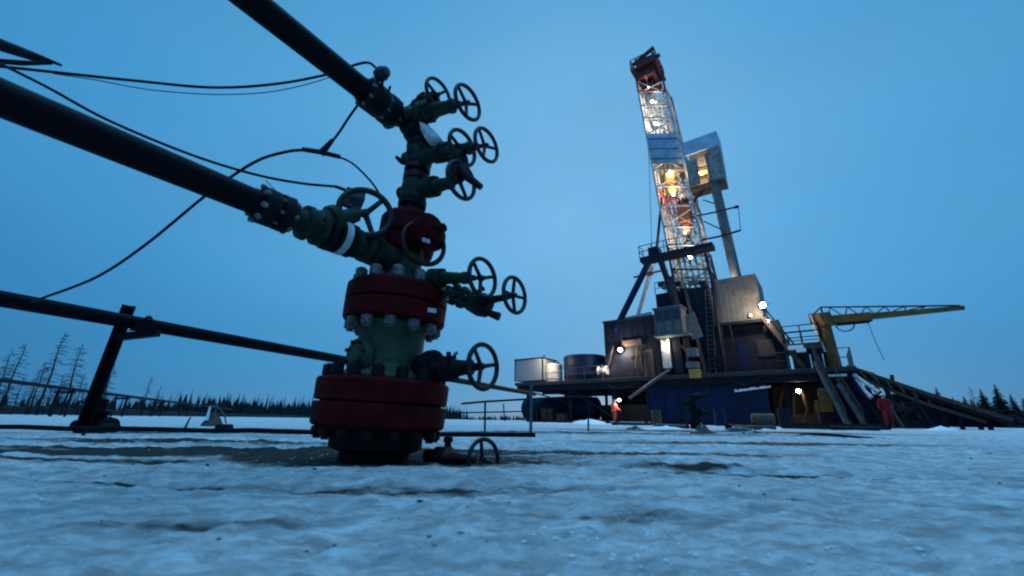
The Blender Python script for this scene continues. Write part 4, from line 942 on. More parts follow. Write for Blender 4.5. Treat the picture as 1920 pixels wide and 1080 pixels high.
# stand of pipe hanging at the platform
mb = MB(); mb.lathe(FW(1384, 535, 2.3), FW(1331, 305, 2.3) - FW(1384, 535, 2.3), [(0, .36), (9.0, .36), (9.0, .41), (9.3, .41), (9.3, .33), (11.8, .33)], 20); mb.build('stand_pipe', M_cabin, rig)
# hose booms
mb = MB(); mb.tube([FW(1306, 405, 3), FW(1340, 398, 2.2), FW(1384, 387, 1)], .07, 6); mb.tube([FW(1316, 450, 3), FW(1350, 443, 2.2), FW(1388, 432, 1)], .08, 6); mb.tube([FW(1384, 387, 1), FW(1389, 432, 1)], .025, 5); mb.tube([FW(1320, 415, 3), FW(1352, 430, 2)], .05, 6); mb.tube([FW(1318, 375, 3), FW(1340, 382, 2.2)], .05, 5)
mb.lathe(FW(1381, 388, 1), RU, [(-.15, .12), (.15, .12)], 8); mb.build('hose_boom', M_deep, rig)

# ---- travelling block and top drive in the mast
tb_c = FW(1284, 402, MV0 + 1.2); tb = empty('travelling_block', tb_c, 'red travelling block hanging inside the lit mast above the platform', 'hoist block')
mb = MB(); mb.box(tb_c, 1.15, .9, 1.8, (RU, RV, V((0, 0, 1)))); mb.box(tb_c - V((0, 0, 1.4)), .8, .7, .9, (RU, RV, V((0, 0, 1)))); mb.build('block_body', M_blockred, tb, .12)
mb = MB()
for i in range(3): mb.lathe(tb_c + RU * (-.35 + .3 * i) + V((0, 0, 1.1)), RU, [(0, .5), (.1, .5)], 18)
mb.build('sheave', M_dark, tb)
mb = MB(); mb.tube([tb_c - V((0, 0, 1.8)), tb_c - V((0, 0, 2.6))], .16, 10); mb.torus(tb_c - V((0, 0, 2.9)), RV, .35, .1, 18, 6); mb.build('hook', M_dark, tb)
td_c = FW(1258, 336, MV0 + 1.2); td = empty('top_drive', td_c, 'yellow machine unit inside the mast beside the racking cabin', 'top drive')
mb = MB(); mb.box(td_c, .85, .8, 1.2, (RU, RV, V((0, 0, 1)))); mb.lathe(td_c - V((0, 0, 1.6)), V((0, 0, 1)), [(0, .25), (.4, .45), (.9, .4)], 16); mb.build('motor_housing', M_yellow, td, .1)
mb = MB(); mb.beam(td_c + RU * .7 + V((0, 0, 1.2)), td_c + RU * .7 - V((0, 0, 1.4)), .14, .14); mb.beam(td_c - RU * .7 + V((0, 0, 1.2)), td_c - RU * .7 - V((0, 0, 1.4)), .14, .14); mb.build('guide_rail', M_yellow, td)

# ---- things on the deck at the left
mb_c = empty('equipment_cabinet', L(1, .5, ZD), 'pale grey box cabinet at the left end of the rig deck', 'cabinet')
mb = MB(); q = px_box(mb, 966, 1017, 674, 714, .2, 2.6); mb.build('cabinet_body', M_cab2, mb_c, .03)
mb = MB(); mb.rbox(q[0] - .06, q[1] + .08, .1, 2.7, q[3], q[3] + .1); mb.rbox(q[1], q[1] + .05, .15, .3, q[2], q[3]); mb.rbox(q[0] - .05, q[0], .15, .3, q[2], q[3]); mb.build('cabinet_frame', M_deep, mb_c)
def drum(x0, x1, yt, v, m, label, ribs=3, name='storage_tank'):
    u0 = Fp(x0, 700, v)[0]; u1 = Fp(x1, 700, v)[0]; r = (u1 - u0) / 2; zt = Fp((x0 + x1) / 2, yt, v)[2]; c = L((u0 + u1) / 2, v + r * .8, ZD)
    o = empty(name, c, label, 'tank', 'tanks standing on the deck'); h = zt - ZD
    MB().lathe(c + V((0, 0, .004)), V((0, 0, 1)), [(0, r), (h * .96, r), (h, r * .97)], 32).build('tank_shell', m, o)
    mb = MB()
    for i in range(ribs): mb.torus(c + V((0, 0, h * (.2 + .7 * i / max(1, ribs - 1)))), V((0, 0, 1)), r, .05, 32, 6)
    mb.build('tank_hoop', m, o); mb = MB()
    mb.tube([c + V((r * .5, 0, h)), c + V((r * .5, 0, h + .25))], .12, 10); mb.build('tank_hatch', M_deep, o)
drum(1019, 1046, 682, .6, M_white, 'small pale tank glowing warm beside the grey deck cabinet')
drum(1047, 1120, 665, 1.0, M_navy, 'large dark blue round tank on the deck left of pump house')
wn = empty('deck_winch', FW(1128, 700, .4), 'small lit winch between the round tank and the pump house', 'winch')
mb = MB(); mb.lathe(FW(1122, 696, .5), RU, [(0, .4), (.08, .4), (.1, .25), (.7, .25), (.72, .4), (.8, .4)], 20); mb.build('winch_drum', M_white, wn)
mb = MB(); w0 = Fp(1128, 706, .3)[0]; mb.rbox(w0 - .5, w0 + .5, .2, 1.0, ZD, ZD + .35); mb.build('winch_base', M_deep, wn)

# tank under the left overhang
tu0, _, _ = Fp(972, 770, 3.0); tu1 = Fp(1112, 770, 3.0)[0]
ft = empty('fuel_tank', L((tu0 + tu1) / 2, 4.2, 0), 'dark blue horizontal fuel tank lying under the rig deck overhang', 'tank')
r = 1.0; MB().lathe(L(tu0, 4.2, 1.25), RU, [(0, r * .55), (.08, r * .85), (.2, r), (tu1 - tu0 - .2, r), (tu1 - tu0 - .08, r * .85), (tu1 - tu0, r * .55)], 32).build('tank_shell', M_navy, ft)
for uu in (tu0 + .8, tu1 - 1.0):
    m_ = MB(); m_.rbox(uu, uu + .3, 3.4, 5, -.1, .6); m_.build('cradle', M_deep, ft)
mb = MB()
for i, (x, y) in enumerate(((1002, 785), (1020, 790), (1040, 786), (1060, 788))): mb.box(FW(x, y, 2.2), .5, .5, .5 + .2 * (i % 2), (RU, RV, V((0, 0, 1))))
o = mb.build('crate_base', M_dark)
bpy.data.objects.remove(o)
def crate(x, y, v, sx, sz, m, label, grp='gear stacked under the deck overhang'):
    c = FW(x, y, v); c.z = gz(c.x, c.y) - .05
    o = empty('equipment_crate', c, label, 'crate', grp); k = .06
    MB().box(c + V((0, 0, sz / 2)), sx, .8, sz, (RU, RV, V((0, 0, 1)))).build('crate_body', m, o, .02)
    MB().box(c + V((0, 0, sz + .035)), sx + .1, .9, .06, (RU, RV, V((0, 0, 1)))).build('crate_lid', M_dark, o)
    mb = MB()
    for i in (-1, 0, 1): mb.box(c + RU * (i * sx * .44) - RV * .43 + V((0, 0, sz / 2)), .09, .05, sz, (RU, RV, V((0, 0, 1))))
    mb.build('crate_batten', M_deck, o)
crate(1003, 792, 1.6, 1.1, .9, M_deep, 'dark crate furthest left under the deck overhang')
crate(1030, 792, 1.8, 1.3, 1.25, M_rusty, 'rusty brown crate, tallest of those under the overhang')
crate(1055, 792, 1.4, .8, .8, M_galv, 'grey metal crate beside the rusty brown one')

# ---- staircases at the right front
def stairs(x0, y0, v0, x1, y1, v1, wv, label, n=14):
    A_ = FW(x0, y0, v0); B_ = FW(x1, y1, v1); B_.z = max(B_.z, -.05); o = empty('staircase', B_, label, 'stairs', 'stairs down from the rig deck'); w_ = -RV * wv
    for off in (V(), w_): m_ = MB(); m_.beam(A_ + off, B_ + off, .09, .26); m_.build('stringer', M_galv, o)
    mb = MB()
    for i in range(1, n): c = A_.lerp(B_, i / n); mb.beam(c + w_ * .03, c + w_ * .97, .24, .035)
    mb.build('tread', M_deck, o)
    for off in (V(), w_): m_ = MB(); m_.rail([A_ + off, B_ + off], .95, .026, 1, 1.3); m_.build('handrail', M_rusty, o)
    return o
stairs(1530, 682, 0, 1590, 800, -.2, 1.3, 'broad steel staircase slanting down across the front right of the rig')
stairs(1572, 722, .2, 1622, 800, 0, .9, 'short narrow staircase beside the right end wall of the rig', 9)
# ---- pedestal crane
cv = 1.2
cb0 = FW(1563, 686, cv); crn = empty('pedestal_crane', cb0, 'ochre yellow pedestal crane with long horizontal boom at right end of the deck', 'crane')
mb = MB(); c1_ = FW(1546, 612, cv); mb.lathe(cb0 - V((0, 0, .3)), c1_ - cb0, [(0, .55), (.2, .55), (.22, .42), (1.5, .38), ((c1_ - cb0).length + .3, .34)], 20); mb.build('pedestal', M_ochre, crn)
mb = MB(); mb.beam(FW(1549, 614, cv), FW(1536, 590, cv), .9, .8); mb.box(FW(1535, 597, cv), 1.0, .7, .6, (RU, RV, V((0, 0, 1)))); mb.build('slewing_head', M_ochre, crn, .05)
mb = MB(); mb.beam(FW(1540, 602, cv), FW(1634, 594, cv), .5, .62, RV); bm_ = mb.build('boom', M_ochre, crn, .03)
mb = MB(); pA = FW(1634, 593, cv); pB = FW(1808, 577, cv); a_, b_, n_ = frame(pB - pA, RV)
mb.hexa([pA - a_ * .16 - b_ * .24, pA + a_ * .16 - b_ * .24, pB + a_ * .1 - b_ * .12, pB - a_ * .1 - b_ * .12, pA - a_ * .16 + b_ * .24, pA + a_ * .16 + b_ * .24, pB + a_ * .1 + b_ * .12, pB - a_ * .1 + b_ * .12]); mb.build('boom_extension', M_ochre, bm_)
mb = MB(); mb.beam(FW(1570, 604, cv - .1), FW(1636, 600, cv - .1), .16, .12); mb.beam(FW(1568, 608, cv), FW(1630, 602, cv), .2, .2); mb.build('boom_cylinder', M_dark, crn)
mb = MB(); T0, T1, T2 = FW(1522, 592, cv), FW(1539, 576, cv), FW(1800, 573, cv); mb.tube([T0, T1, T2], .05, 6)
for i in range(6): q = T1.lerp(T2, (i + .5) / 7); x_ = 1565 + i * 30; mb.tube([q, FW(x_ + 12, 590 - i * 2.2, cv)], .03, 5); mb.tube([q, FW(x_ - 10, 592 - i * 2.2, cv)], .03, 5)
mb.tube([T1, FW(1545, 600, cv)], .05, 6); mb.tube([T0, FW(1546, 606, cv)], .08, 6); mb.build('tie_rod', M_dark, crn)
mb = MB(); mb.beam(FW(1519, 590, cv - .3), FW(1546, 660, cv - .3), .16, .1); mb.build('access_ladder', M_pale, crn)
MB().tube(spline([FW(1563, 606, cv), FW(1572, 617, cv), FW(1585, 621, cv), FW(1598, 617, cv), FW(1604, 604, cv)], 6), .035, 6).build('hydraulic_hose', M_cable, crn)
MB().tube([FW(1627, 604, cv), FW(1642, 642, cv), FW(1658, 676, cv)], .018, 5).build('hoist_line', M_wire, crn)
# ---- sloping catwalk at the right
rmp = empty('pipe_catwalk', FW(1735, 800, .5), 'long dark pipe ramp sloping from the rig deck down to the right', 'ramp')
RA0, RA1, RA2 = FW(1588, 687, .8), FW(1735, 737, .2), FW(1900, 788, -.5)
def slab(mb, p, q, w_, t_): mb.hexa([p, q, q + RV * w_, p + RV * w_, p + V((0, 0, t_)), q + V((0, 0, t_)), q + RV * w_ + V((0, 0, t_)), p + RV * w_ + V((0, 0, t_))])
mb = MB(); slab(mb, RA0 - V((0, 0, .25)), RA1 - V((0, 0, .3)), 2.2, .3); slab(mb, RA1 - V((0, 0, .3)), RA2 - V((0, 0, .3)), 2.2, .3); mb.build('ramp_bed', M_deep, rmp)
mb = MB(); mb.beam(RA0, RA1, .12, .2); mb.beam(RA1, RA2, .12, .2); mb.beam(FW(1600, 705, .3), FW(1735, 757, .1), .1, .16); mb.beam(FW(1735, 757, .1), FW(1850, 792, 0), .1, .16)
for i in range(8): x = 1610 + i * 24; mb.beam(FW(x, 694 + i * 8, .4), FW(x + 14, 710 + i * 9, .2), .08, .08)
mb.build('ramp_truss', M_rusty, rmp)
mb = MB(); mb.tube([FW(1640, 706, .6), FW(1745, 741, .2)], .09, 8); mb.tube([FW(1592, 688, .7), FW(1640, 703, .5)], .1, 8); mb.build('drill_pipe', M_rusty, rmp)
for xa, ya, xb, yb in ((1716, 752, 1752, 806), (1660, 728, 1700, 800), (1625, 722, 1655, 798)): MB().beam(FW(xa, ya, 0), FW(xb, yb, -.1), .16, .16).build('support_leg', M_deep, rmp)
for x in (1768, 1798, 1832, 1850): q = FW(x, 780, .1); MB().beam(q, V((q.x, q.y, -.1)), .14, .14).build('support_leg', M_deep, rmp)
mb = MB(); a_ = FW(1736, 795, .6); b_ = FW(1905, 795, .6); a_.z = b_.z = .16; ta_ = FW(1736, 752, .6); tb_ = FW(1905, 792, .6); ta_.x, ta_.y = a_.x, a_.y; tb_.x, tb_.y = b_.x, b_.y; tb_.z = max(tb_.z, .3); mb.hexa([a_, b_, b_ + RV * 1.4, a_ + RV * 1.4, ta_, tb_, tb_ + RV * 1.4, ta_ + RV * 1.4]); mb.build('pipe_rack_side', M_deep, rmp)
mb = MB(); mb.tube([FW(1674, 722, .7), FW(1672, 703, .7)], .09, 8); mb.build('rail_stub', M_deep, rmp)
for i, (xa, ya, xb, yb, lab) in enumerate(((1600, 702, 1648, 736, 'upper pale pipe leaning against the right end wall'), (1603, 712, 1634, 746, 'lower pale pipe leaning against the right end wall'))):
    a_ = FW(xa, ya, .25); b_ = FW(xb, yb, -.3); o = empty('leaning_pipe', b_, lab, 'pipe', 'pale pipes by the end wall')
    MB().lathe(a_, b_ - a_, [(0, .1), (.05, .13), (.2, .13), (.2, .1), ((b_ - a_).length - .2, .1), ((b_ - a_).length - .2, .13), ((b_ - a_).length, .13)], 14).build('pipe_run', M_pale, o)
# dark container box, added to fill the bright gap behind the ramp
ct = empty('backing_box', L(26.1, 5.6, 0), 'dark blue container standing behind the sloping ramp', 'backing')
MB().rbox(24.9, 27.3, 4.2, 7.0, .0, 2.0).build('backing_body', M_deep, ct, .03)
mb = MB()
for i in range(8): u = 25.0 + i * .28; mb.rbox(u, u + .12, 4.15, 4.197, .15, 1.9)
mb.build('wall_rib', M_deep, ct); mb = MB(); mb.rbox(24.85, 27.35, 4.1, 7.05, 2.003, 2.06); mb.build('roof_snow', M_snowpatch, ct)
# extra structure at the right end
for xa, ya, xb, yb, v_ in ((1600, 712, 1660, 802, -.4), (1642, 724, 1694, 802, -.6), (1556, 738, 1602, 802, -.5), (1705, 742, 1722, 800, .4), (1470, 715, 1486, 798, .3)):
    MB().beam(FW(xa, ya, v_ + .4), FW(xb, yb, v_), .12, .14).build('support_leg', M_rusty if xa in (1642, 1556) else M_deep, rig)
mb = MB()
for xa, xb, y_ in ((1560, 1640, 772), (1600, 1700, 786), (1640, 1720, 768)): mb.tube([FW(xa, y_, .5), FW((xa + xb) / 2, y_ + 3, -.2), FW(xb, y_ + 2, .2)], .09, 8)
mb.build('ground_manifold', M_deep, rig)
cc = FW(1546, 765, .0); cbn = empty('control_cabinet', V((cc.x, cc.y, 0)), 'olive metal control cabinet standing beside the broad staircase', 'cabinet')
mb = MB(); px_box(mb, 1536, 1560, 732, 772, -.2, .28); mb.build('cabinet_body', M_ochre, cbn, .02)
mb = MB(); px_box(mb, 1533, 1562, 728, 732, -.3, .35); mb.build('cabinet_lid', M_cabin, cbn)
for x in (1538, 1557): q = FW(x, 772, 0); MB().beam(q, V((q.x, q.y, -.05)), .08, .08).build('leg', M_deep, cbn)
# cladding, doors, hoses and ladders on the houses
mb = MB(); px_box(mb, 1206, 1226, 655, 708, .76, .797); mb.build('door', M_rusty, hs)
mb = MB(); px_box(mb, 1385, 1404, 640, 698, 1.55, 1.597); mb.build('door', M_navy, rig)
mb = MB(); px_box(mb, 1420, 1452, 636, 668, 1.5, 1.597); mb.build('louvre', M_deck, rig)
for pts in (((1262, 560), (1258, 600), (1262, 640), (1270, 700)), ((1348, 600), (1356, 640), (1352, 690)), ((1366, 604), (1374, 640), (1368, 668), (1374, 700)), ((1312, 690), (1330, 712), (1352, 700)), ((1130, 715), (1160, 728), (1200, 716)), ((1365, 706), (1395, 722), (1430, 704))):
    MB().tube(spline([FW(x, y, .05 if y > 600 and pts[0][1] > 650 else .85) for x, y in pts], 6), .055, 6).build('hose', M_cable, rig)
mb = MB()
for o_ in (0, .45): mb.tube([FW(1322, 545, 1.4) + RU * o_, FW(1330, 700, 1.3) + RU * o_], .035, 6)
for i in range(18): c = FW(1322, 545, 1.4).lerp(FW(1330, 700, 1.3), i / 18); mb.tube([c, c + RU * .45], .025, 4)
mb.build('ladder', M_galv, rig)
mb = MB(); mb.rail([L(Fp(1062, 700, .1)[0], .12, ZD), L(Fp(1130, 700, .1)[0], .12, ZD)], 1.05, .028, 1, 1.5); mb.build('deck_railing', M_galv, rig)
mb = MB(); mb.rail([L(e0[0], 1.65, e0[3]), L(e0[1], 1.65, e0[3])], 1.0, .03, 1, .9); mb.build('roof_railing', M_galv, dh)
for i, (x, y, w__) in enumerate(((1240, 533, .5), (1252, 537, .9), (1268, 533, .7), (1300, 530, .8), (1318, 532, .5))): m_ = MB(); m_.box(FW(x, y, 1.8), w__, .4, .35, (RU, RV, UP0)); m_.build('roof_equipment', M_cabin if i % 2 else M_deep, dh, .03)
# machinery near the red worker
mc_ = empty('mud_pump', FW(1690, 800, .6), 'rusty pump machinery under the sloping ramp beside the red worker', 'pump')
q = FW(1697, 796, .8); q.z = 0
MB().box(q + V((0, 0, .25)), 2.2, 1.2, .4, (RU, RV, V((0, 0, 1)))).build('pump_skid', M_deep, mc_, .03)
mb = MB(); mb.lathe(q - RU * .8 + V((0, 0, .95)), RU, [(0, .3), (.1, .45), (.8, .45), (.82, .55), (.95, .55), (1.0, .3), (1.6, .28)], 20); mb.lathe(q + V((0, 0, .5)) + RU * .6, V((0, 0, 1)), [(0, .3), (.7, .3), (.72, .36), (.8, .36), (.9, .15), (1.2, .1)], 16); mb.build('pump_body', M_rusty, mc_)
mb = MB(); mb.tube(spline([q + V((0, 0, 1.4)), q - RU * .5 + V((0, 0, 1.7)), q - RU * 1.2 + V((0, 0, 1.2)), q - RU * 1.4 + V((0, 0, .2))], 6), .08, 8); mb.build('pump_hose', M_dark, mc_)
# second, smaller wellhead in front of the rig
w2 = D(1306, 806, 12.5); w2.z = gz(w2.x, w2.y); s2 = empty('wellhead', w2, 'small dark wellhead standing in front of the blue rig wall', 'wellhead')
k = .0151; MB().lathe(w2 - V((0, 0, .1)), V((0, 0, 1)), [(0, .16), (.25, .16), (.25, .24), (.36, .24), (.36, .13), (.6, .13), (.6, .2), (.68, .2), (.68, .09), (.95, .09), (.95, .13), (1.05, .13), (1.06, .05), (1.15, .05)], 24).build('wellhead_body', M_dark, s2)
for zz, s_ in ((.45, 1), (.75, -1), (.92, 1)):
    m_ = MB().lathe(w2 + V((0, 0, zz)), V((.85 * s_, -.5, 0)), [(0, .1), (.18, .1), (.2, .13), (.24, .13), (.26, .06), (.4, .03)], 14).build('gate_valve', M_dark, s2)
    handwheel(m_, w2 + V((0, 0, zz)) + V((.85 * s_, -.5, 0)).normalized() * .4, V((.85 * s_, -.5, 0)), .15, M_dark)
# earth clods and debris near the rig
for i, (x, y, d, sx, sz, lab) in enumerate(((1318, 815, 7.2, .26, .16, 'dark rounded clod of frozen earth in front of the small wellhead'), (1412, 812, 7.6, .34, .09, 'flat broken clod of dark earth right of the small wellhead'), (1385, 806, 9.5, .4, .14, 'low dark clod nearest the blue substructure wall'), (1440, 818, 7.0, .2, .06, 'smallest thin clod lying nearest the black hose'), (1190, 808, 10, .3, .10, 'low dark clod below the orange worker'))):
    c = D(x, y, d); tag(lump((c.x, c.y, gz(c.x, c.y) - .02), sx, sx * .6, sz * 1.25, i + 20).build('earth_clod', M_soil), lab, 'earth clod', 'earth clods in front of the rig')
cable([D(1484, 822, 6.2), D(1510, 815, 6.4), D(1550, 815, 6.3), D(1620, 821, 6.1), D(1712, 828, 5.9)], .020, 'black hose lying across the snow at right', name='ground_hose', cat='hose')
for i, (x, y, d, sx, sz, lab) in enumerate(((1765, 806, 17.0, .8, .22, 'low snow bank under the low end of the ramp'), (1105, 797, 27, 1.3, .35, 'pale snow drift behind the fence under the deck'), (1405, 800, 12.5, .7, .14, 'thin snow ridge beside the dark earth clods'), (1250, 806, 11, 1.0, .12, 'low snow ridge left of the small wellhead'))):
    c = D(x, y, d); tag(lump((c.x, c.y, gz(c.x, c.y) - .02), sx, sx * .5, sz, i + 40).build('snow_pile', M_snowpatch), lab, 'snow pile', 'snow piles at the foot of the rig')
def barrel(x, y, d, m, label, lie=None):
    c = D(x, y, d); c.z = gz(c.x, c.y); o = empty('steel_drum', c, label, 'drum', 'steel drums on the snow by the rig'); ax = V(lie) if lie else UP0; b0_ = c + (V((0, 0, .29)) if lie else V())
    MB().lathe(b0_, ax, [(0, .27), (.01, .29), (.28, .29), (.29, .30), (.31, .30), (.32, .29), (.57, .29), (.58, .30), (.60, .30), (.61, .29), (.87, .29), (.88, .27)], 22).build('drum_shell', m, o)
    MB().lathe(b0_ + ax.normalized() * .882, ax, [(0, .27), (.012, .27)], 22).build('drum_lid', M_dark, o)
barrel(1352, 798, 23.5, M_navy, 'dark blue steel drum standing before the blue rig wall')
barrel(1232, 799, 26.5, M_rusty, 'rusty steel drum left of the small wellhead')
barrel(1474, 801, 21, M_deep, 'dark steel drum standing by the rig recess')
barrel(1412, 803, 19, M_rusty, 'rusty steel drum lying on its side by the earth clods', (.9, -.4, 0))
for i, (xa, ya, da, xb, yb, db, lab) in enumerate(((1366, 806, 11, 1452, 803, 13, 'rusty pipe lying across the snow before the blue wall'), (1228, 803, 18, 1290, 806, 12, 'dark pipe lying left of the small wellhead'), (1560, 803, 14, 1650, 806, 13, 'dark pipe lying before the broad staircase'), (1150, 804, 20, 1222, 803, 21, 'dark pipe lying under the deck edge near the orange worker'))):
    a_ = D(xa, ya, da); b_ = D(xb, yb, db); a_.z = gz(a_.x, a_.y) + .06; b_.z = gz(b_.x, b_.y) + .06; o = empty('loose_pipe', (a_ + b_) / 2, lab, 'pipe', 'loose pipes on the snow by the rig')
    MB().tube([a_, b_], .06, 10).build('pipe_run', M_rusty if i == 0 else M_deep, o); MB().lathe(a_, b_ - a_, [(-.02, .075), (.22, .075)], 12).build('pipe_collar', M_dark, o)
for i, (x, y, d, w_, lab) in enumerate(((1392, 804, 18, 1.2, 'dark timber pallet lying by the rusty drum'), (1515, 803, 15, 1.5, 'dark timber pallet before the rig recess'), (1620, 803, 15.5, 1.4, 'dark timber pallet near the red worker'))):
    c = D(x, y, d); c.z = gz(c.x, c.y); o = empty('timber_pallet', c, lab, 'pallet', 'timber pallets by the rig')
    mb = MB()
    for k_ in range(5): mb.box(c + RU * ((k_ - 2) * w_ / 5) + V((0, 0, .19)), w_ / 6.2, .9, .03, (RU, RV, UP0))
    mb.build('deck_board', M_wood, o)
    for k_ in (-1, 0, 1): MB().box(c + RV * (k_ * .38) + V((0, 0, .09)), w_, .1, .16, (RU, RV, UP0)).build('bearer', M_wood, o)
# skid beam along the ground under the rig
sk_ = MB(); sk_.rbox(3.0, u0 - .2, .0, .35, -.15, .12); tag(sk_.build('skid_beam', M_deep), 'long dark skid beam on the snow under the deck overhang', 'beam')

# ================================================================== lamps
LS = .8
def lamp(p, aim, energy, label, size=.3, m=None, c=(1, .78, .50), spot=None, post=True, light_off=.25):
    o = empty('floodlight', p, label, 'floodlight', 'lit floodlights on the rig'); a, b, n = frame(V(aim))
    p = V(p); size = size * LS
    MB().lathe(p, n, [(-size * .55, size * .18), (-size * .5, size * .3), (-size * .1, size * .46), (0, size * .5)], 20).build('lamp_housing', M_dark, o)
    MB().lathe(p, n, [(.002, size * .34), (size * .06, size * .31), (size * .12, size * .2), (size * .14, size * .02)], 20).build('lamp_lens', m or M_lens, o)
    mb = MB(); mb.tube([p - a * size * .66, p - a * size * .66 - n * size * .7, p + a * size * .66 - n * size * .7, p + a * size * .66], .02, 6); mb.build('lamp_yoke', M_dark, o)
    ld = bpy.data.lights.new('floodlight_beam', 'SPOT' if spot else 'POINT'); ld.energy = energy; ld.color = c; ld.shadow_soft_size = .12
    if spot: ld.spot_size = R_(spot); ld.spot_blend = .6
    lo = bpy.data.objects.new('floodlight_beam', ld); col.objects.link(lo); lo.parent = o
    q = p + n * light_off; lo.location = q - p
    if spot: lo.rotation_euler = n.to_track_quat('-Z', 'Y').to_euler()
    return o
UP = V((0, 0, 1)); tocam = lambda p: (CAM - p).normalized()
p = FW(1430, 572, .2); lamp(p, tocam(p) - RU * .5, 420, 'brightest floodlight at the right corner of the grey wind wall', .6, M_lens_hot, light_off=.35)
p = FW(1163, 656, .35); lamp(p, tocam(p) + UP * -.2, 420, 'floodlight glaring on the wall of the left pump house', .5, c=(1, .84, .62))
p = FW(1247, 640, -.3); lamp(p, -UP * .8 + RV * .5, 60, 'lamp under the driller cabin lighting the white locker', .25, c=(1, .86, .66))
p = FW(1161, 750, .9); lamp(p, tocam(p) - UP * .9, 75, 'white lamp under the deck above the orange worker', .40, M_lens_cool, (1, .92, .85))
p = FW(1497, 733, 1.2); lamp(p, tocam(p) - UP * .5, 13, 'wide lamp in the recess beside the broad staircase', .42)
p = FW(1021, 668, -.7); lamp(p, RV - UP * .5 + RU * .5, 300, 'warm lamp shining on the small pale deck tank', .22, M_lens_dim)
p = FW(1131, 684, -.3); lamp(p, RV - UP * .2, 55, 'small lamp over the deck winch', .2, M_lens_cool, (1, .9, .8))
p = FW(1293, 482, MV0 + 1.0); lamp(p, tocam(p), 420, 'lowest warm lamp inside the mast, just under the platform', .5, M_lens, (1, .80, .48))
p = FW(1284, 437, MV0 + .6); lamp(p, tocam(p) + UP, 230, 'mast lamp just above the platform below the red block', .22, M_lens, (1, .72, .42))
p = FW(1262, 366, MV0 + .8); lamp(p, tocam(p) + UP, 330, 'mast lamp between the red block and the yellow unit', .22, M_lens, (1, .70, .40))
p = FW(1256, 320, MV0 + .7); lamp(p, tocam(p) - UP, 200, 'mast lamp just below the blue tarpaulin', .2, M_lens_dim, (1, .74, .42))
p = FW(1228, 232, MV0 + 1.0); lamp(p, tocam(p), 300, 'mast lamp just above the blue tarpaulin', .42, M_lens, (1, .84, .62))
p = FW(1222, 190, MV0 + 1.0); lamp(p, tocam(p), 220, 'second mast lamp from the top', .36, M_lens, (1, .84, .64))
p = FW(1215, 163, MV0 + 1.0); lamp(p, tocam(p), 140, 'topmost mast lamp under the red crown', .30, M_lens, (1, .84, .64))
p = FW(1311, 316, 2.5); lamp(p, RV - UP * .2, 330, 'lamp glowing inside the racking platform cabin', .3, M_lens_dim, (1, .70, .32))
p = FW(1366, 541, 1.42); lamp(p, UP + RV * .35 + RU * .3, 330, 'lamp behind the grey wind wall lighting the stand pipe', .3, M_lens, (1, .86, .60))
p = FW(1441, 602, .5); lamp(p, tocam(p), 25, 'tiny lamp below the brightest floodlight', .15, M_lens_cool, (1, .9, .8))

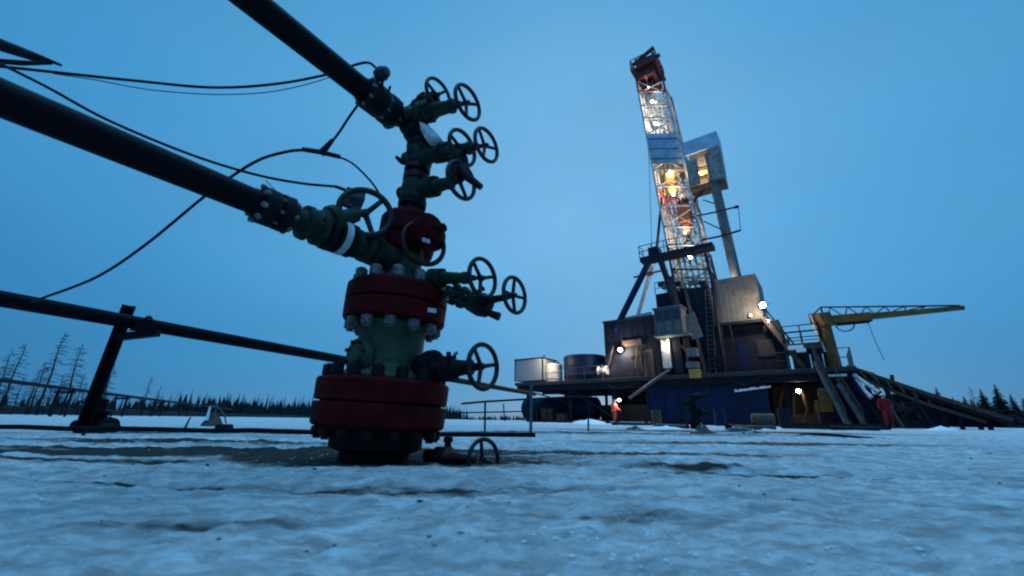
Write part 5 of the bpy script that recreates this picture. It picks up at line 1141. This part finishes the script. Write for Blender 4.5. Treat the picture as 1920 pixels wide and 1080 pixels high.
# ================================================================== workers
def person(foot, facing, h, m_suit, label, pose):
    """one continuous skinned body; coverall, boots and skin by region; helmet as child"""
    k = h / 1.75; rn = pose
    J = {}
    def P_(n, x, y, z, r): J[n] = (V((x, y, z)) * k, r * k * (1.25 if r > .05 and n not in ('neck', 'head', 'crown') else 1.0))
    fwd = pose.get('lean', 0.0)
    P_('pelvis', 0, 0, .95, .15); P_('waist', 0, .03 * fwd, 1.08, .14); P_('chest', 0, .12 * fwd, 1.30, .165); P_('neck', 0, .2 * fwd, 1.47, .07); P_('head', 0, .24 * fwd + .01, 1.60, .095); P_('crown', 0, .25 * fwd, 1.70, .085)
    for s, sd_ in ((-1, 'l'), (1, 'r')):
        st = pose.get('step', .12) * s; ar = pose.get('arm_' + sd_, .1)
        P_('hip' + sd_, .10 * s, 0, .90, .115); P_('knee' + sd_, .12 * s, st * .9 + .05, .50, .08); P_('ankle' + sd_, .12 * s, st, .10, .06); P_('toe' + sd_, .13 * s, st + .17, .045, .05)
        P_('shoulder' + sd_, .20 * s, .11 * fwd, 1.40, .085); P_('elbow' + sd_, .27 * s, ar * .5, 1.13, .06); P_('wrist' + sd_, .26 * s, ar * 1.6 + .05, .92 + ar * .6, .045); P_('palm' + sd_, .255 * s, ar * 1.8 + .08, .84 + ar * .7, .042)
        for f in range(4): P_('f%d%s' % (f, sd_), .245 * s + (f - 1.5) * .006, ar * 1.8 + .075 + (f - 1.5) * .022, .755 + ar * .7 + .008 * abs(f - 1.5), .010); P_('g%d%s' % (f, sd_), .235 * s, ar * 1.8 + .09 + (f - 1.5) * .022, .72 + ar * .7, .009)
        P_('th' + sd_, .235 * s, ar * 1.8 + .14, .80 + ar * .7, .011)
    E_ = [('pelvis', 'waist'), ('waist', 'chest'), ('chest', 'neck'), ('neck', 'head'), ('head', 'crown')]
    for sd_ in 'lr':
        E_ += [('pelvis', 'hip' + sd_), ('hip' + sd_, 'knee' + sd_), ('knee' + sd_, 'ankle' + sd_), ('ankle' + sd_, 'toe' + sd_), ('chest', 'shoulder' + sd_), ('shoulder' + sd_, 'elbow' + sd_), ('elbow' + sd_, 'wrist' + sd_), ('wrist' + sd_, 'palm' + sd_), ('palm' + sd_, 'th' + sd_)]
        for f in range(4): E_ += [('palm' + sd_, 'f%d%s' % (f, sd_)), ('f%d%s' % (f, sd_), 'g%d%s' % (f, sd_))]
    names = list(J); idx = {n: i for i, n in enumerate(names)}
    me = bpy.data.meshes.new('body_cage'); me.from_pydata([J[n][0] for n in names], [(idx[a], idx[b]) for a, b in E_], [])
    tmp = bpy.data.objects.new('body_cage', me); col.objects.link(tmp)
    tmp.modifiers.new('skin', 'SKIN'); sb = tmp.modifiers.new('sub', 'SUBSURF'); sb.levels = 2; sb.render_levels = 2
    lay = me.skin_vertices[0].data if me.skin_vertices else None
    if lay is None:
        bm = bmesh.new(); bm.from_mesh(me); bm.verts.layers.skin.verify(); bm.to_mesh(me); bm.free(); lay = me.skin_vertices[0].data
    for i, n in enumerate(names): lay[i].radius = (J[n][1], J[n][1])
    lay[idx['pelvis']].use_root = True
    bpy.context.view_layer.update(); dg = bpy.context.evaluated_depsgraph_get()
    bm_ = bpy.data.meshes.new_from_object(tmp.evaluated_get(dg)); bpy.data.objects.remove(tmp)
    bm_.materials.clear()
    for m in (m_suit, M_skin, M_boot): bm_.materials.append(m)
    hd_z = 1.50 * k
    for pl_ in bm_.polygons:
        c = pl_.center; pl_.use_smooth = True
        pl_.material_index = 1 if c.z > hd_z else (2 if c.z < .17 * k else (2 if (abs(c.x) > .2 * k and c.z < (.87 + .2 * 0) * k and c.z > .6 * k) else 0))
    foot = V(foot); foot.z = gz(foot.x, foot.y)
    o = empty('person', foot, label, 'person', rz=facing)
    b = bpy.data.objects.new('body', bm_); col.objects.link(b); b.parent = o
    hb_ = V((0, .25 * fwd + .005, 1.66)) * k
    X = WM[o.name]
    def loc(mb): mb.v = [X @ q for q in mb.v]; return mb
    mb = MB(); mb.lathe(hb_, V((0, 0, 1)), [(0, .155 * k), (.012, .15 * k), (.014, .118 * k), (.06 * k, .112 * k), (.10 * k, .08 * k), (.12 * k, .02 * k)], 20); loc(mb).build('helmet', M_helmet, o)
    mb = MB(); f0_ = V((0, .24 * fwd + .10, 1.585)) * k
    mb.lathe(f0_, V((0, 1, -.3)), [(-.02 * k, .018 * k), (.02 * k, .012 * k)], 8)
    loc(mb).build('nose', M_skin, o)
    mb = MB()
    for s in (-1, 1): mb.lathe(V((.034 * s, .24 * fwd + .098, 1.615)) * k, V((0, 1, 0)), [(-.01, .012 * k), (.006, .009 * k)], 8)
    mb.box(V((0, .24 * fwd + .094, 1.545)) * k, .045 * k, .012 * k, .010 * k); loc(mb).build('face_features', M_boot, o)
    mb = MB(); mb.torus(V((0, .01, 1.0)) * k, V((0, 0, 1)), .188 * k, .016 * k, 20, 6); mb.torus(V((0, .10 * fwd, 1.24)) * k, V((0, 0, 1)), .208 * k, .014 * k, 20, 6); (loc(mb).build('reflective_band', M_plastic, o) if pose.get('band', 1) else None)
    return o
person(FW(1153, 800, .5), R_(215), 1.78, M_cover, 'worker in bright orange coverall standing under the rig deck', {'step': .10, 'arm_l': .18, 'arm_r': .08, 'lean': .3})
person(FW(1670, 800, -.9), R_(140), 1.76, M_cover2, 'worker in dark red coverall striding beside machinery under the ramp', {'step': .22, 'arm_l': .30, 'arm_r': .22, 'lean': 1.0, 'band': 0})
